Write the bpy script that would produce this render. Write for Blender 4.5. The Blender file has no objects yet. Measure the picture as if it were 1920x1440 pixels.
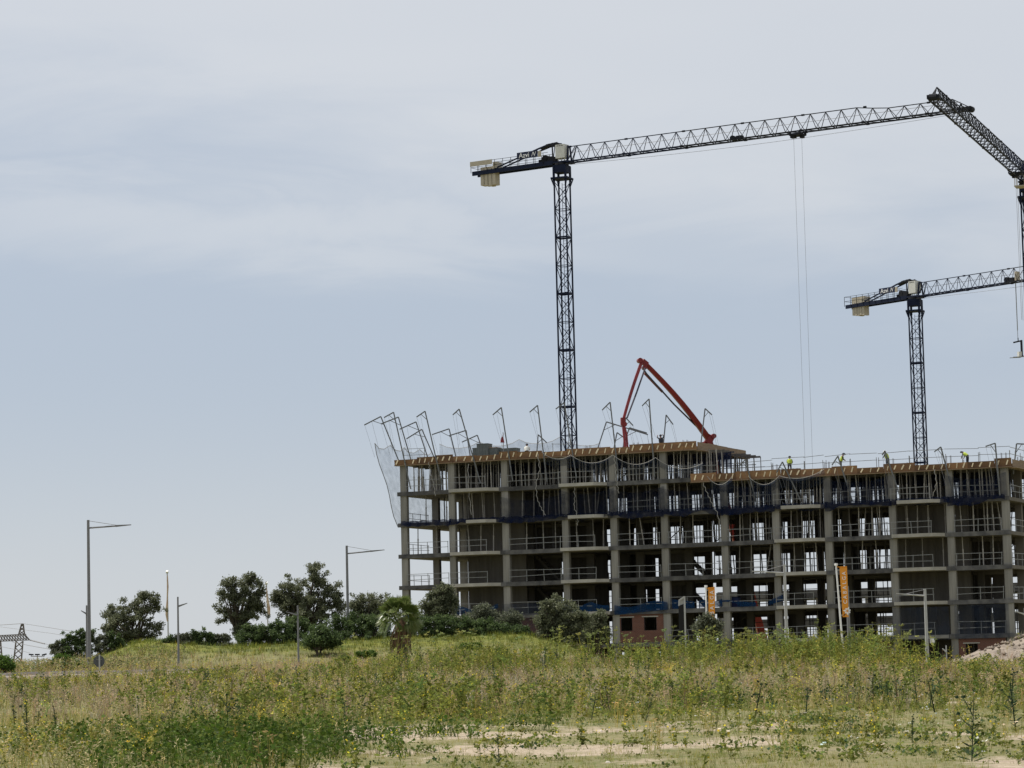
import bpy, math, random
import numpy as np
from mathutils import Vector, Matrix

random.seed(11)
RNG = np.random.default_rng(7)
SC = bpy.context.scene
COL = SC.collection
R = math.radians

# ------------------------------------------------------------------ camera
F = 5333.33                       # focal length in photo pixels (1920 wide)
CAM = Vector((0.0, 0.0, 1.6))
TH = math.atan(520 / F)           # pitch up
PHI = 0.024                       # roll
_r0 = Vector((1, 0, 0)); _u0 = Vector((0, -math.sin(TH), math.cos(TH)))
CF = Vector((0, math.cos(TH), math.sin(TH)))
CR = _r0 * math.cos(PHI) - _u0 * math.sin(PHI)
CU = _u0 * math.cos(PHI) + _r0 * math.sin(PHI)
cam_d = bpy.data.cameras.new('camera')
cam_d.sensor_width = 36; cam_d.lens = 36 * F / 1920
cam_d.clip_start = 0.5; cam_d.clip_end = 20000
cam = bpy.data.objects.new('camera', cam_d); COL.objects.link(cam)
M = Matrix((CR, CU, -CF)).transposed().to_4x4(); M.translation = CAM
cam.matrix_world = M
SC.camera = cam

# ------------------------------------------------------------------ sky, sun, exposure
SUN_EL, SUN_DIR = R(61), Vector((-0.86, 0.51))      # sun stands high behind the building
world = bpy.data.worlds.new('World'); SC.world = world; world.use_nodes = True
nt = world.node_tree; N = nt.nodes; L = nt.links; N.clear()
def wn(t, **k):
    n = N.new(t)
    for a, b in k.items(): setattr(n, a, b)
    return n
def wmath(op, a, b=None, c=None, clamp=False):
    n = N.new('ShaderNodeMath'); n.operation = op; n.use_clamp = clamp
    for i, v in enumerate((a, b, c)):
        if v is None: continue
        if isinstance(v, (int, float)): n.inputs[i].default_value = v
        else: L.new(v, n.inputs[i])
    return n.outputs[0]
def wsmooth(x, lo, hi):
    n = N.new('ShaderNodeMapRange'); n.interpolation_type = 'SMOOTHSTEP'
    L.new(x, n.inputs[0]); n.inputs[1].default_value = lo; n.inputs[2].default_value = hi
    return n.outputs[0]
out = wn('ShaderNodeOutputWorld')
sky = wn('ShaderNodeTexSky', sky_type='NISHITA'); sky.sun_disc = False
sky.sun_elevation = SUN_EL; sky.sun_rotation = math.atan2(SUN_DIR.x, SUN_DIR.y)
sky.air_density = 1.0; sky.dust_density = 1.2; sky.ozone_density = 1.6
bgs = wn('ShaderNodeBackground'); bgs.inputs[1].default_value = 0.09; L.new(sky.outputs[0], bgs.inputs[0])
tc = wn('ShaderNodeTexCoord'); sep = wn('ShaderNodeSeparateXYZ'); L.new(tc.outputs['Generated'], sep.inputs[0])
zx, zy, zz = sep.outputs
mp = wn('ShaderNodeMapping'); mp.inputs['Scale'].default_value = (5.5, 2.0, 24.0); mp.inputs['Rotation'].default_value = (0, R(-7), 0)
L.new(tc.outputs['Generated'], mp.inputs[0])
ns = wn('ShaderNodeTexNoise'); ns.inputs['Scale'].default_value = 1.6; ns.inputs['Detail'].default_value = 9; ns.inputs['Roughness'].default_value = 0.58
ns.inputs['Distortion'].default_value = 0.5
L.new(mp.outputs[0], ns.inputs['Vector'])
ns2 = wn('ShaderNodeTexNoise'); ns2.inputs['Scale'].default_value = 0.55; ns2.inputs['Detail'].default_value = 3
L.new(mp.outputs[0], ns2.inputs['Vector'])
# cloud sheet: its lower edge hangs about nine degrees over the horizon and frays
edge = wmath('ADD', zz, wmath('MULTIPLY', wmath('SUBTRACT', ns.outputs[0], 0.5), 0.075))
edge = wmath('ADD', edge, wmath('MULTIPLY', wmath('SUBTRACT', ns2.outputs[0], 0.5), 0.05))
edge = wmath('ADD', edge, wmath('MULTIPLY', zx, 0.17))
sheet = wsmooth(edge, 0.128, 0.205)
wisps = wmath('MULTIPLY', wsmooth(ns.outputs[0], 0.46, 0.72), wsmooth(zz, 0.115, 0.15))
sheet = wmath('MAXIMUM', sheet, wmath('MULTIPLY', wisps, 0.4))
# one long fraying streak under the sheet, sinking slightly to one side
sd = wmath('ADD', wmath('SUBTRACT', zz, 0.150), wmath('MULTIPLY', zx, 0.045))
sd = wmath('ADD', sd, wmath('MULTIPLY', wmath('SUBTRACT', ns.outputs[0], 0.5), 0.07))
sd = wmath('DIVIDE', sd, 0.015)
streak = wmath('POWER', 2.718, wmath('MULTIPLY', wmath('MULTIPLY', sd, sd), -1.0))
streak = wmath('MULTIPLY', streak, wmath('MULTIPLY_ADD', wsmooth(ns2.outputs[0], 0.35, 0.65), 0.4, 0.25))
sheet = wmath('MAXIMUM', sheet, streak)
thin = wmath('MULTIPLY', sheet, wmath('MULTIPLY_ADD', wsmooth(ns2.outputs[0], 0.3, 0.7), 0.18, 0.82))
haze = wsmooth(zz, 0.11, -0.01)
bgc = wn('ShaderNodeBackground'); bgc.inputs[1].default_value = 1.0
cr1 = wn('ShaderNodeMix', data_type='RGBA'); cr1.inputs[6].default_value = (0.428, 0.484, 0.572, 1); cr1.inputs[7].default_value = (0.575, 0.605, 0.64, 1)
L.new(haze, cr1.inputs[0])
cr2 = wn('ShaderNodeMix', data_type='RGBA'); cr2.inputs[7].default_value = (0.635, 0.65, 0.675, 1)
L.new(thin, cr2.inputs[0]); L.new(cr1.outputs[2], cr2.inputs[6]); L.new(cr2.outputs[2], bgc.inputs[0])
mx = wn('ShaderNodeMixShader'); mx.inputs[0].default_value = 0.84
L.new(bgs.outputs[0], mx.inputs[1]); L.new(bgc.outputs[0], mx.inputs[2]); L.new(mx.outputs[0], out.inputs[0])

sun_d = bpy.data.lights.new('sun', 'SUN'); sun_d.energy = 4.8; sun_d.angle = R(0.6); sun_d.color = (1.0, 0.95, 0.87)
sun = bpy.data.objects.new('sun', sun_d); COL.objects.link(sun)
to_sun = Vector((SUN_DIR.x * math.cos(SUN_EL), SUN_DIR.y * math.cos(SUN_EL), math.sin(SUN_EL)))
sun.rotation_euler = to_sun.to_track_quat('Z', 'Y').to_euler(); sun.location = (0, 0, 90)

SC.view_settings.view_transform = 'Standard'; SC.view_settings.look = 'None'
SC.view_settings.exposure = 0.19; SC.view_settings.gamma = 1.0; SC.view_settings.use_curve_mapping = False
SC.render.engine = 'CYCLES'
SC.cycles.max_bounces = 6; SC.cycles.diffuse_bounces = 3; SC.cycles.transparent_max_bounces = 24
SC.cycles.use_denoising = True
SC.cycles.sample_clamp_indirect = 4.0
SC.render.filter_size = 1.35

# ------------------------------------------------------------------ helpers
def ray(x, y): return CF + CR * ((x - 960) / F) + CU * ((720 - y) / F)
def at(x, y, Y):
    d = ray(x, y); return CAM + d * ((Y - CAM.y) / d.y)
def proj(p):
    d = Vector(p) - CAM; k = d.dot(CF)
    return 960 + F * d.dot(CR) / k, 720 - F * d.dot(CU) / k
def ordn(n):
    return ('first second third fourth fifth sixth seventh eighth ninth tenth eleventh twelfth thirteenth fourteenth fifteenth sixteenth seventeenth eighteenth nineteenth twentieth'.split())[n - 1]

def tag(o, label=None, cat=None, group=None, kind=None):
    if label: o['label'] = label
    if cat: o['category'] = cat
    if group: o['group'] = group
    if kind: o['kind'] = kind
    return o
def thing(name, label, cat, loc=(0, 0, 0), rotz=0.0, group=None):
    o = bpy.data.objects.new(name, None); COL.objects.link(o)
    o.location = loc; o.rotation_euler = (0, 0, rotz); o.empty_display_size = 0.3
    return tag(o, label, cat, group)
def inst(name, mesh, parent=None, loc=(0, 0, 0), rot=(0, 0, 0), scale=(1, 1, 1)):
    o = bpy.data.objects.new(name, mesh); COL.objects.link(o)
    o.location = loc; o.rotation_euler = rot; o.scale = scale
    if parent is not None: o.parent = parent
    return o

class MB:
    """collects boxes, bars, tubes and sheets in the coordinates of the object it becomes"""
    def __init__(s): s.v = []; s.f = []; s.m = []
    def add(s, vs, fs, mi=0):
        n = len(s.v); s.v.extend(tuple(v) for v in vs)
        s.f.extend(tuple(i + n for i in f) for f in fs); s.m.extend([mi] * len(fs)); return s
    def box(s, c, size, rot=None, mi=0):
        hx, hy, hz = (k / 2 for k in size); c = Vector(c)
        vs = [Vector((x, y, z)) for z in (-hz, hz) for x, y in ((-hx, -hy), (hx, -hy), (hx, hy), (-hx, hy))]
        if rot is not None: vs = [rot @ v for v in vs]
        return s.add([v + c for v in vs], [(3, 2, 1, 0), (4, 5, 6, 7), (0, 1, 5, 4), (1, 2, 6, 5), (2, 3, 7, 6), (3, 0, 4, 7)], mi)
    def span(s, a, b, mi=0):
        a = Vector(a); b = Vector(b)
        return s.box((a + b) / 2, [abs(k) for k in (b - a)], mi=mi)
    def bar(s, p, q, w, h=None, w2=None, h2=None, up=(0, 0, 1), caps=True, mi=0):
        p = Vector(p); q = Vector(q); h = h or w; w2 = w2 or w; h2 = h2 or h
        d = (q - p).normalized(); up = Vector(up)
        if abs(d.dot(up)) > 0.98: up = Vector((1, 0, 0))
        x = d.cross(up).normalized(); y = x.cross(d)
        vs = [p + x * a * w / 2 + y * b * h / 2 for a, b in ((-1, -1), (1, -1), (1, 1), (-1, 1))]
        vs += [q + x * a * w2 / 2 + y * b * h2 / 2 for a, b in ((-1, -1), (1, -1), (1, 1), (-1, 1))]
        fs = [(0, 1, 5, 4), (1, 2, 6, 5), (2, 3, 7, 6), (3, 0, 4, 7)]
        if caps: fs += [(3, 2, 1, 0), (4, 5, 6, 7)]
        return s.add(vs, fs, mi)
    def tube(s, pts, r, n=6, mi=0, caps=True):
        pts = [Vector(p) for p in pts]; k = len(pts)
        rs = r if isinstance(r, (list, tuple)) else [r] * k
        vs = []; ref = None
        for i, p in enumerate(pts):
            d = (pts[min(i + 1, k - 1)] - pts[max(i - 1, 0)]).normalized()
            if ref is None:
                ref = Vector((0, 0, 1)) if abs(d.z) < 0.9 else Vector((1, 0, 0))
            x = d.cross(ref).normalized(); y = x.cross(d); ref = y
            vs += [p + (x * math.cos(a) + y * math.sin(a)) * rs[i] for a in (2 * math.pi * j / n for j in range(n))]
        fs = [(i * n + j, i * n + (j + 1) % n, (i + 1) * n + (j + 1) % n, (i + 1) * n + j) for i in range(k - 1) for j in range(n)]
        if caps: fs += [tuple(range(n - 1, -1, -1)), tuple((k - 1) * n + j for j in range(n))]
        return s.add(vs, fs, mi)
    def sheet(s, rows, mi=0):
        nr = len(rows); nc = len(rows[0])
        vs = [v for r in rows for v in r]
        return s.add(vs, [(i * nc + j, i * nc + j + 1, (i + 1) * nc + j + 1, (i + 1) * nc + j) for i in range(nr - 1) for j in range(nc - 1)], mi)
    def prism(s, poly, z0, z1, mi=0):
        n = len(poly)
        vs = [(x, y, z0) for x, y in poly] + [(x, y, z1) for x, y in poly]
        fs = [tuple(range(n - 1, -1, -1)), tuple(range(n, 2 * n))] + [(i, (i + 1) % n, n + (i + 1) % n, n + i) for i in range(n)]
        return s.add(vs, fs, mi)
    def mesh(s, name, mats, smooth=False):
        me = bpy.data.meshes.new(name); me.from_pydata(s.v, [], s.f)
        for m in (mats if isinstance(mats, (list, tuple)) else [mats]): me.materials.append(m)
        if any(s.m): me.polygons.foreach_set('material_index', s.m)
        if smooth: me.polygons.foreach_set('use_smooth', [True] * len(s.f))
        me.update(); return me
    def build(s, name, mats, parent=None, loc=(0, 0, 0), rot=(0, 0, 0), smooth=False, off=None):
        if off is not None:
            ox, oy, oz = off; s.v = [(x - ox, y - oy, z - oz) for x, y, z in s.v]
        return inst(name, s.mesh(name, mats, smooth), parent, loc, rot)
    def at_base(s, name, mats, base, smooth=False):
        """a one-mesh thing modelled in world coordinates, its origin moved to its base"""
        return s.build(name, mats, None, loc=base, smooth=smooth, off=base)

def np_mesh(name, V, Q, mats, attrs=None, smooth=False):
    V = np.ascontiguousarray(V, dtype=np.float32); Q = np.ascontiguousarray(Q, dtype=np.int32)
    me = bpy.data.meshes.new(name); k = Q.shape[1]
    me.vertices.add(len(V)); me.vertices.foreach_set('co', V.ravel())
    me.loops.add(Q.size); me.loops.foreach_set('vertex_index', Q.ravel())
    me.polygons.add(len(Q)); me.polygons.foreach_set('loop_start', np.arange(0, Q.size, k, dtype=np.int32))
    try: me.polygons.foreach_set('loop_total', np.full(len(Q), k, dtype=np.int32))
    except Exception: pass
    for m in (mats if isinstance(mats, (list, tuple)) else [mats]): me.materials.append(m)
    for an, (ty, data) in (attrs or {}).items():
        a = me.attributes.new(an, ty, 'POINT')
        a.data.foreach_set('color' if 'COLOR' in ty else 'value', np.ascontiguousarray(data, dtype=np.float32).ravel())
    if smooth: me.polygons.foreach_set('use_smooth', [True] * len(Q))
    me.update(calc_edges=True); me.validate(); return me

# ------------------------------------------------------------------ materials
def mat(name, c1, c2=None, scale=3.0, rough=0.8, metal=0.0, detail=4, rand=0.0, bump=0.0, bscale=None, stretch=None, spec=0.3, world_pos=False):
    m = bpy.data.materials.new(name); m.use_nodes = True
    nt = m.node_tree; b = nt.nodes['Principled BSDF']; lk = nt.links.new
    b.inputs['Roughness'].default_value = rough; b.inputs['Metallic'].default_value = metal
    b.inputs['Specular IOR Level'].default_value = spec
    if c2 is None and not rand and not bump:
        b.inputs['Base Color'].default_value = (*c1, 1); return m
    if world_pos:
        g = nt.nodes.new('ShaderNodeNewGeometry'); co = g.outputs['Position']
    else:
        t = nt.nodes.new('ShaderNodeTexCoord'); co = t.outputs['Object']
    if stretch:
        mpn = nt.nodes.new('ShaderNodeMapping'); mpn.inputs['Scale'].default_value = stretch
        lk(co, mpn.inputs[0]); co = mpn.outputs[0]
    n = nt.nodes.new('ShaderNodeTexNoise'); n.inputs['Scale'].default_value = scale; n.inputs['Detail'].default_value = detail
    lk(co, n.inputs['Vector'])
    mr = nt.nodes.new('ShaderNodeMapRange'); mr.inputs[1].default_value = 0.3; mr.inputs[2].default_value = 0.7
    lk(n.outputs[0], mr.inputs[0])
    mixn = nt.nodes.new('ShaderNodeMix'); mixn.data_type = 'RGBA'
    mixn.inputs[6].default_value = (*c1, 1); mixn.inputs[7].default_value = (*(c2 or c1), 1)
    lk(mr.outputs[0], mixn.inputs[0]); col = mixn.outputs[2]
    if rand:
        oi = nt.nodes.new('ShaderNodeObjectInfo'); hs = nt.nodes.new('ShaderNodeHueSaturation')
        m2 = nt.nodes.new('ShaderNodeMapRange'); m2.inputs[3].default_value = 1 - rand; m2.inputs[4].default_value = 1 + rand
        lk(oi.outputs['Random'], m2.inputs[0]); lk(m2.outputs[0], hs.inputs['Value']); lk(col, hs.inputs['Color']); col = hs.outputs[0]
    lk(col, b.inputs['Base Color'])
    if bump:
        n3 = nt.nodes.new('ShaderNodeTexNoise'); n3.inputs['Scale'].default_value = bscale or scale * 4; n3.inputs['Detail'].default_value = 6
        lk(co, n3.inputs['Vector'])
        bp = nt.nodes.new('ShaderNodeBump'); bp.inputs['Strength'].default_value = bump; bp.inputs['Distance'].default_value = 0.03
        lk(n3.outputs[0], bp.inputs['Height']); lk(bp.outputs[0], b.inputs['Normal'])
    return m

def leaf_mat(name, attr='Col', trans=0.35, ramp=None, rough=0.55, spec=0.22):
    """colour from the mesh's own leaf colour attribute, some light passes through the leaf"""
    m = bpy.data.materials.new(name); m.use_nodes = True
    nt = m.node_tree; b = nt.nodes['Principled BSDF']; lk = nt.links.new; o = nt.nodes['Material Output']
    a = nt.nodes.new('ShaderNodeAttribute'); a.attribute_name = attr
    col = a.outputs['Color']
    if ramp:
        cr = nt.nodes.new('ShaderNodeValToRGB'); cr.color_ramp.elements[0].color = (*ramp[0], 1); cr.color_ramp.elements[1].color = (*ramp[-1], 1)
        for i, c in enumerate(ramp[1:-1]):
            e = cr.color_ramp.elements.new((i + 1) / (len(ramp) - 1)); e.color = (*c, 1)
        lk(a.outputs['Fac'], cr.inputs[0]); col = cr.outputs[0]
    lk(col, b.inputs['Base Color']); b.inputs['Roughness'].default_value = rough; b.inputs['Specular IOR Level'].default_value = spec
    t = nt.nodes.new('ShaderNodeBsdfTranslucent'); lk(col, t.inputs[0])
    mxs = nt.nodes.new('ShaderNodeMixShader'); mxs.inputs[0].default_value = trans
    lk(b.outputs[0], mxs.inputs[1]); lk(t.outputs[0], mxs.inputs[2]); lk(mxs.outputs[0], o.inputs[0])
    return m

def net_mat(name, c, opacity, scale=9.0, var=0.25):
    """woven net: mostly holes; the weave is too fine to see single threads at this distance, folds are denser"""
    m = bpy.data.materials.new(name); m.use_nodes = True
    nt = m.node_tree; lk = nt.links.new; o = nt.nodes['Material Output']
    nt.nodes.remove(nt.nodes['Principled BSDF'])
    d = nt.nodes.new('ShaderNodeBsdfDiffuse'); d.inputs[0].default_value = (*c, 1)
    tl = nt.nodes.new('ShaderNodeBsdfTranslucent'); tl.inputs[0].default_value = (*c, 1)
    ad = nt.nodes.new('ShaderNodeMixShader'); ad.inputs[0].default_value = 0.4; lk(d.outputs[0], ad.inputs[1]); lk(tl.outputs[0], ad.inputs[2])
    tp = nt.nodes.new('ShaderNodeBsdfTransparent'); ms = nt.nodes.new('ShaderNodeMixShader')
    t = nt.nodes.new('ShaderNodeTexCoord'); n = nt.nodes.new('ShaderNodeTexNoise'); n.inputs['Scale'].default_value = scale / 6; n.inputs['Detail'].default_value = 5
    lk(t.outputs['Object'], n.inputs['Vector'])
    mr = nt.nodes.new('ShaderNodeMapRange'); mr.inputs[1].default_value = 0.3; mr.inputs[2].default_value = 0.7
    mr.inputs[3].default_value = max(0, opacity - var); mr.inputs[4].default_value = min(1, opacity + var)
    lk(n.outputs[0], mr.inputs[0]); lk(mr.outputs[0], ms.inputs[0]); lk(tp.outputs[0], ms.inputs[1]); lk(ad.outputs[0], ms.inputs[2])
    lk(ms.outputs[0], o.inputs[0]); return m

def brick_mat(name):
    m = mat(name, (0.12, 0.05, 0.036), (0.16, 0.07, 0.05), scale=1.5, rough=0.9)
    nt = m.node_tree; b = nt.nodes['Principled BSDF']; lk = nt.links.new
    t = nt.nodes.new('ShaderNodeTexCoord'); mpn = nt.nodes.new('ShaderNodeMapping'); mpn.inputs['Rotation'].default_value = (R(90), 0, 0)
    lk(t.outputs['Object'], mpn.inputs[0])
    br = nt.nodes.new('ShaderNodeTexBrick'); br.inputs['Scale'].default_value = 1.0
    br.inputs['Brick Width'].default_value = 0.26; br.inputs['Row Height'].default_value = 0.115; br.inputs['Mortar Size'].default_value = 0.012
    br.inputs['Color1'].default_value = (0.15, 0.06, 0.042, 1); br.inputs['Color2'].default_value = (0.105, 0.045, 0.034, 1); br.inputs['Mortar'].default_value = (0.17, 0.135, 0.115, 1)
    lk(mpn.outputs[0], br.inputs[0])
    mixn = nt.nodes.new('ShaderNodeMix'); mixn.data_type = 'RGBA'; mixn.inputs[0].default_value = 0.6
    old = b.inputs['Base Color'].links[0].from_socket; lk(old, mixn.inputs[6]); lk(br.outputs[0], mixn.inputs[7]); lk(mixn.outputs[2], b.inputs['Base Color'])
    return m

MT = {
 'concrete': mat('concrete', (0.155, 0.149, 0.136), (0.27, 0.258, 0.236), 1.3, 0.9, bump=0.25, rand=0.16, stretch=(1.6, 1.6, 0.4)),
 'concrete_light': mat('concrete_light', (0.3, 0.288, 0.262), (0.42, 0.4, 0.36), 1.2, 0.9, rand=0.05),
 'concrete_dim': mat('concrete_shaded', (0.115, 0.102, 0.085), (0.16, 0.145, 0.12), 0.9, 0.9, rand=0.08),  # darker copy of concrete: the shade of the interior put into its colour
 'concrete_wall': mat('concrete_wall', (0.085, 0.076, 0.063), (0.13, 0.117, 0.096), 2.0, 0.9, stretch=(1.2, 1.2, 0.12), bump=0.2),  # inner walls: interior shade is painted in by a darker concrete colour
 'edge_dark': mat('slab_edge_coating', (0.045, 0.045, 0.05), (0.15, 0.145, 0.14), 1.1, 0.85, rand=0.25, detail=7),
 'form_ply': mat('formwork_plywood', (0.27, 0.155, 0.075), (0.155, 0.088, 0.055), 0.9, 0.75, rand=0.36, stretch=(0.7, 0.7, 2.5), detail=9),
 'form_grey': mat('weathered_plywood', (0.27, 0.2, 0.13), (0.2, 0.14, 0.09), 1.2, 0.8, stretch=(0.8, 0.8, 6)),
 'cleat': mat('fresh_timber', (0.85, 0.76, 0.58), (0.78, 0.64, 0.44), 4, 0.7, rand=0.2),
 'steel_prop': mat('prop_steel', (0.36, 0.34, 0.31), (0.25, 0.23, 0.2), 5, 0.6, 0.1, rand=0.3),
 'prop_dark': mat('prop_dark_steel', (0.13, 0.12, 0.11), (0.08, 0.075, 0.07), 5, 0.7),  # darker tone for the props deep inside the floors
 'post_grey': mat('net_post_grey', (0.17, 0.175, 0.18), (0.12, 0.125, 0.13), 5, 0.55, 0.2),
 'galv': mat('galvanised_tube', (0.3, 0.305, 0.305), (0.22, 0.225, 0.225), 6, 0.5, 0.3),
 'navy': mat('crane_navy_paint', (0.007, 0.011, 0.03), (0.012, 0.018, 0.042), 2, 0.7, spec=0.15),
 'crane_dark': mat('crane_dark_steel', (0.014, 0.015, 0.02), (0.024, 0.026, 0.032), 2, 0.75, spec=0.15),
 'beige': mat('counterweight_concrete', (0.38, 0.34, 0.265), (0.47, 0.425, 0.34), 2, 0.9, rand=0.05),
 'cabinet': mat('cabinet_paint', (0.62, 0.62, 0.58), (0.55, 0.55, 0.52), 3, 0.5),
 'sign_navy': mat('sign_navy', (0.01, 0.016, 0.05), rough=0.5),
 'white': mat('white_paint', (0.78, 0.78, 0.78), rough=0.5),
 'red': mat('boom_red_paint', (0.16, 0.014, 0.015), (0.21, 0.02, 0.02), 1.5, 0.4),
 'pipe_dark': mat('pipe_dark', (0.05, 0.045, 0.06), rough=0.5, metal=0.3),
 'rubber': mat('tyre_rubber', (0.02, 0.02, 0.02), rough=0.9),
 'lamp_grey': mat('lamp_post_grey', (0.17, 0.17, 0.175), (0.2, 0.2, 0.21), 3, 0.5),
 'lamp_pale': mat('lamp_post_pale', (0.42, 0.42, 0.41), (0.36, 0.36, 0.36), 3, 0.5),
 'orange': mat('banner_orange', (0.78, 0.33, 0.045), (0.7, 0.28, 0.035), 2.5, 0.8),
 'black': mat('black_panel', (0.008, 0.008, 0.009), rough=0.7),
 'rope': mat('pale_rope', (0.36, 0.35, 0.33), rough=0.9),
 'cable': mat('steel_cable', (0.2, 0.2, 0.21), rough=0.6),
 'bark': mat('bark', (0.06, 0.048, 0.035), (0.1, 0.08, 0.06), 6, 0.95),
 'dead_frond': mat('dead_frond', (0.15, 0.09, 0.05), (0.22, 0.14, 0.085), 5, 0.9),
 'palm_trunk': mat('palm_trunk', (0.12, 0.08, 0.055), (0.18, 0.12, 0.08), 6, 0.95),
 'skin': mat('skin', (0.35, 0.2, 0.14), rough=0.6),
 'vest': mat('hi_vis_yellow', (0.4, 0.49, 0.06), rough=0.7),
 'cloth_dark': mat('dark_work_cloth', (0.03, 0.032, 0.04), rough=0.9),
 'cloth_pale': mat('pale_work_cloth', (0.6, 0.6, 0.56), rough=0.9),
 'crate': mat('grey_crate', (0.1, 0.115, 0.11), (0.14, 0.155, 0.15), 3, 0.8, rand=0.1),
 'red_cloth': mat('dull_red_cloth', (0.2, 0.02, 0.03), rough=0.9),
 'brick': brick_mat('red_brick'),
 'net_white': net_mat('white_net', (0.34, 0.4, 0.5), 0.36, var=0.16),
 'net_navy': net_mat('navy_net', (0.012, 0.018, 0.048), 0.72, var=0.28),
 'net_blue': net_mat('blue_net', (0.012, 0.05, 0.14), 0.72, var=0.25),
 'net_veil': net_mat('dark_veil_net', (0.02, 0.028, 0.06), 0.3, var=0.2),
 'net_thin': net_mat('thin_blue_net', (0.05, 0.07, 0.12), 0.3, var=0.12),
 'sign_back': mat('sign_back_grey', (0.09, 0.095, 0.1), rough=0.6, metal=0.3),
 'pylon': mat('pylon_steel', (0.12, 0.11, 0.1), (0.16, 0.13, 0.11), 0.5, 0.7),
 'olive_leaf': leaf_mat('olive_leaf', 'tint', 0.45, [(0.055, 0.063, 0.034), (0.125, 0.14, 0.078), (0.26, 0.27, 0.18)]),
 'shrub_leaf': leaf_mat('shrub_leaf', 'tint', 0.45, [(0.033, 0.056, 0.02), (0.075, 0.115, 0.04), (0.16, 0.21, 0.08)]),
 'grey_leaf': leaf_mat('grey_leaf', 'tint', 0.35, [(0.05, 0.058, 0.034), (0.115, 0.128, 0.08), (0.22, 0.235, 0.16)]),
 'bright_leaf': leaf_mat('bright_leaf', 'tint', 0.35, [(0.03, 0.07, 0.008), (0.07, 0.13, 0.02), (0.14, 0.2, 0.04)]),
 'palm_leaf': leaf_mat('palm_leaf', 'tint', 0.3, [(0.04, 0.07, 0.015), (0.09, 0.13, 0.03), (0.2, 0.22, 0.09)], rough=0.35),
 'weed': leaf_mat('weed', 'Col', 0.45, rough=0.75, spec=0.08),
}

# ------------------------------------------------------------------ ground
def smooth(x, a, b):
    t = np.clip((np.asarray(x, float) - a) / (b - a), 0, 1); return t * t * (3 - 2 * t)
def vnoise(x, y, s, seed=0):
    """smooth value noise in [-1,1]"""
    r = np.random.default_rng(seed).random((64, 64)) * 2 - 1
    x = np.asarray(x, float) / s; y = np.asarray(y, float) / s
    i = np.floor(x).astype(int); j = np.floor(y).astype(int); fx = x - i; fy = y - j
    fx = fx * fx * (3 - 2 * fx); fy = fy * fy * (3 - 2 * fy); g = lambda a, b: r[a % 64, b % 64]
    return (g(i, j) * (1 - fx) + g(i + 1, j) * fx) * (1 - fy) + (g(i, j + 1) * (1 - fx) + g(i + 1, j + 1) * fx) * fy
def berm_of(X, d):
    X = np.asarray(X, float); d = np.asarray(d, float)
    crest = 1 + 0.22 * vnoise(X, d * 0.3, 7, 5)
    return 2.15 * crest * smooth(d, 203, 226) * (1 - smooth(d, 238, 250)) * (1 - smooth(X, 3.5, 9.0)) * smooth(X, -38, -29)
def ground_z(X, d):
    X = np.asarray(X, float); d = np.asarray(d, float)
    D = [-400, 0, 43, 70, 100, 118, 140, 165, 185, 205, 225, 250, 320, 900, 8000]
    zl = np.interp(d, D, [0, 0, 0, .25, .48, .65, .92, 1.28, 1.45, 1.45, 1.4, .6, .2, 0, 0])
    zr = np.interp(d, D, [0, 0, 0, .24, .42, .5, .55, .42, .3, .2, .1, .03, .02, 0, 0])
    k = smooth(X, -1.0, 8.0); z = zl * (1 - k) + zr * k
    z = z + 0.62 * np.exp(-((d - 118) / 10.0) ** 2) * smooth(X, -10, -5) * (1 - smooth(X, 14.5, 18.5))
    z = z + berm_of(X, d)
    near = (1 - smooth(d, 250, 300)) * smooth(d, 5, 35)
    return z + near * (0.05 * vnoise(X, d, 3.1, 1) + 0.02 * vnoise(X, d, 0.9, 2))

def gpx(X, d):
    z = ground_z(X, d)
    P = np.stack([X, d, z], -1) - np.array(CAM)
    k = P @ np.array(CF); return 960 + F * (P @ np.array(CR)) / k, 720 - F * (P @ np.array(CU)) / k

def sand_of(X, d):
    """bare sandy soil, 0..1: a worn clearing in the near field, small scrapes elsewhere"""
    n = 0.5 * vnoise(X * 2.2, d, 4.2, 21) + 0.3 * vnoise(X * 2.4, d, 1.9, 22) + 0.3 * vnoise(X * 0.7, d, 5, 25)
    clear = (1 - smooth(d, 61, 69)) * smooth(X, -4.8, -3.2)
    lane = np.exp(-((d - 132) / 4.0) ** 2) * smooth(X, 17.5, 20)
    strip = np.exp(-((d - 75.5 - 1.5 * vnoise(X, d, 6, 24)) / 1.2) ** 2) * smooth(X, 3.5, 5)
    return np.clip(clear * smooth(n, -0.08, 0.5) + 1.2 * lane + 0.9 * strip * smooth(n, -0.1, 0.3) + 0.5 * (1 - smooth(d, 80, 140)) * smooth(n, 0.38, 0.6), 0, 1)

xs = np.concatenate([[-6000, -3000, -1200, -500, -220, -120, -90], np.arange(-72, -16, 0.9), np.arange(-16, 16, 0.4), np.arange(16, 72.1, 0.9), [90, 120, 220, 500, 1200, 3000, 6000]])
ds = np.concatenate([[-400, -100, -20, 0, 10, 20, 28, 34], np.arange(38, 90, 0.55), np.arange(90, 262, 1.0), [268, 276, 290, 310, 340, 400, 520, 700, 1000, 1500, 2400, 4000, 8000]])
GX, GD = np.meshgrid(xs, ds); GZ = ground_z(GX, GD)
V = np.stack([GX, GD, GZ], -1).reshape(-1, 3); nx = len(xs); nd = len(ds)
ii, jj = np.meshgrid(np.arange(nd - 1), np.arange(nx - 1), indexing='ij')
Q = np.stack([ii * nx + jj, ii * nx + jj + 1, (ii + 1) * nx + jj + 1, (ii + 1) * nx + jj], -1).reshape(-1, 4)
gm = bpy.data.materials.new('field_soil'); gm.use_nodes = True
nt = gm.node_tree; b = nt.nodes['Principled BSDF']; lk = nt.links.new; nn = nt.nodes.new
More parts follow.
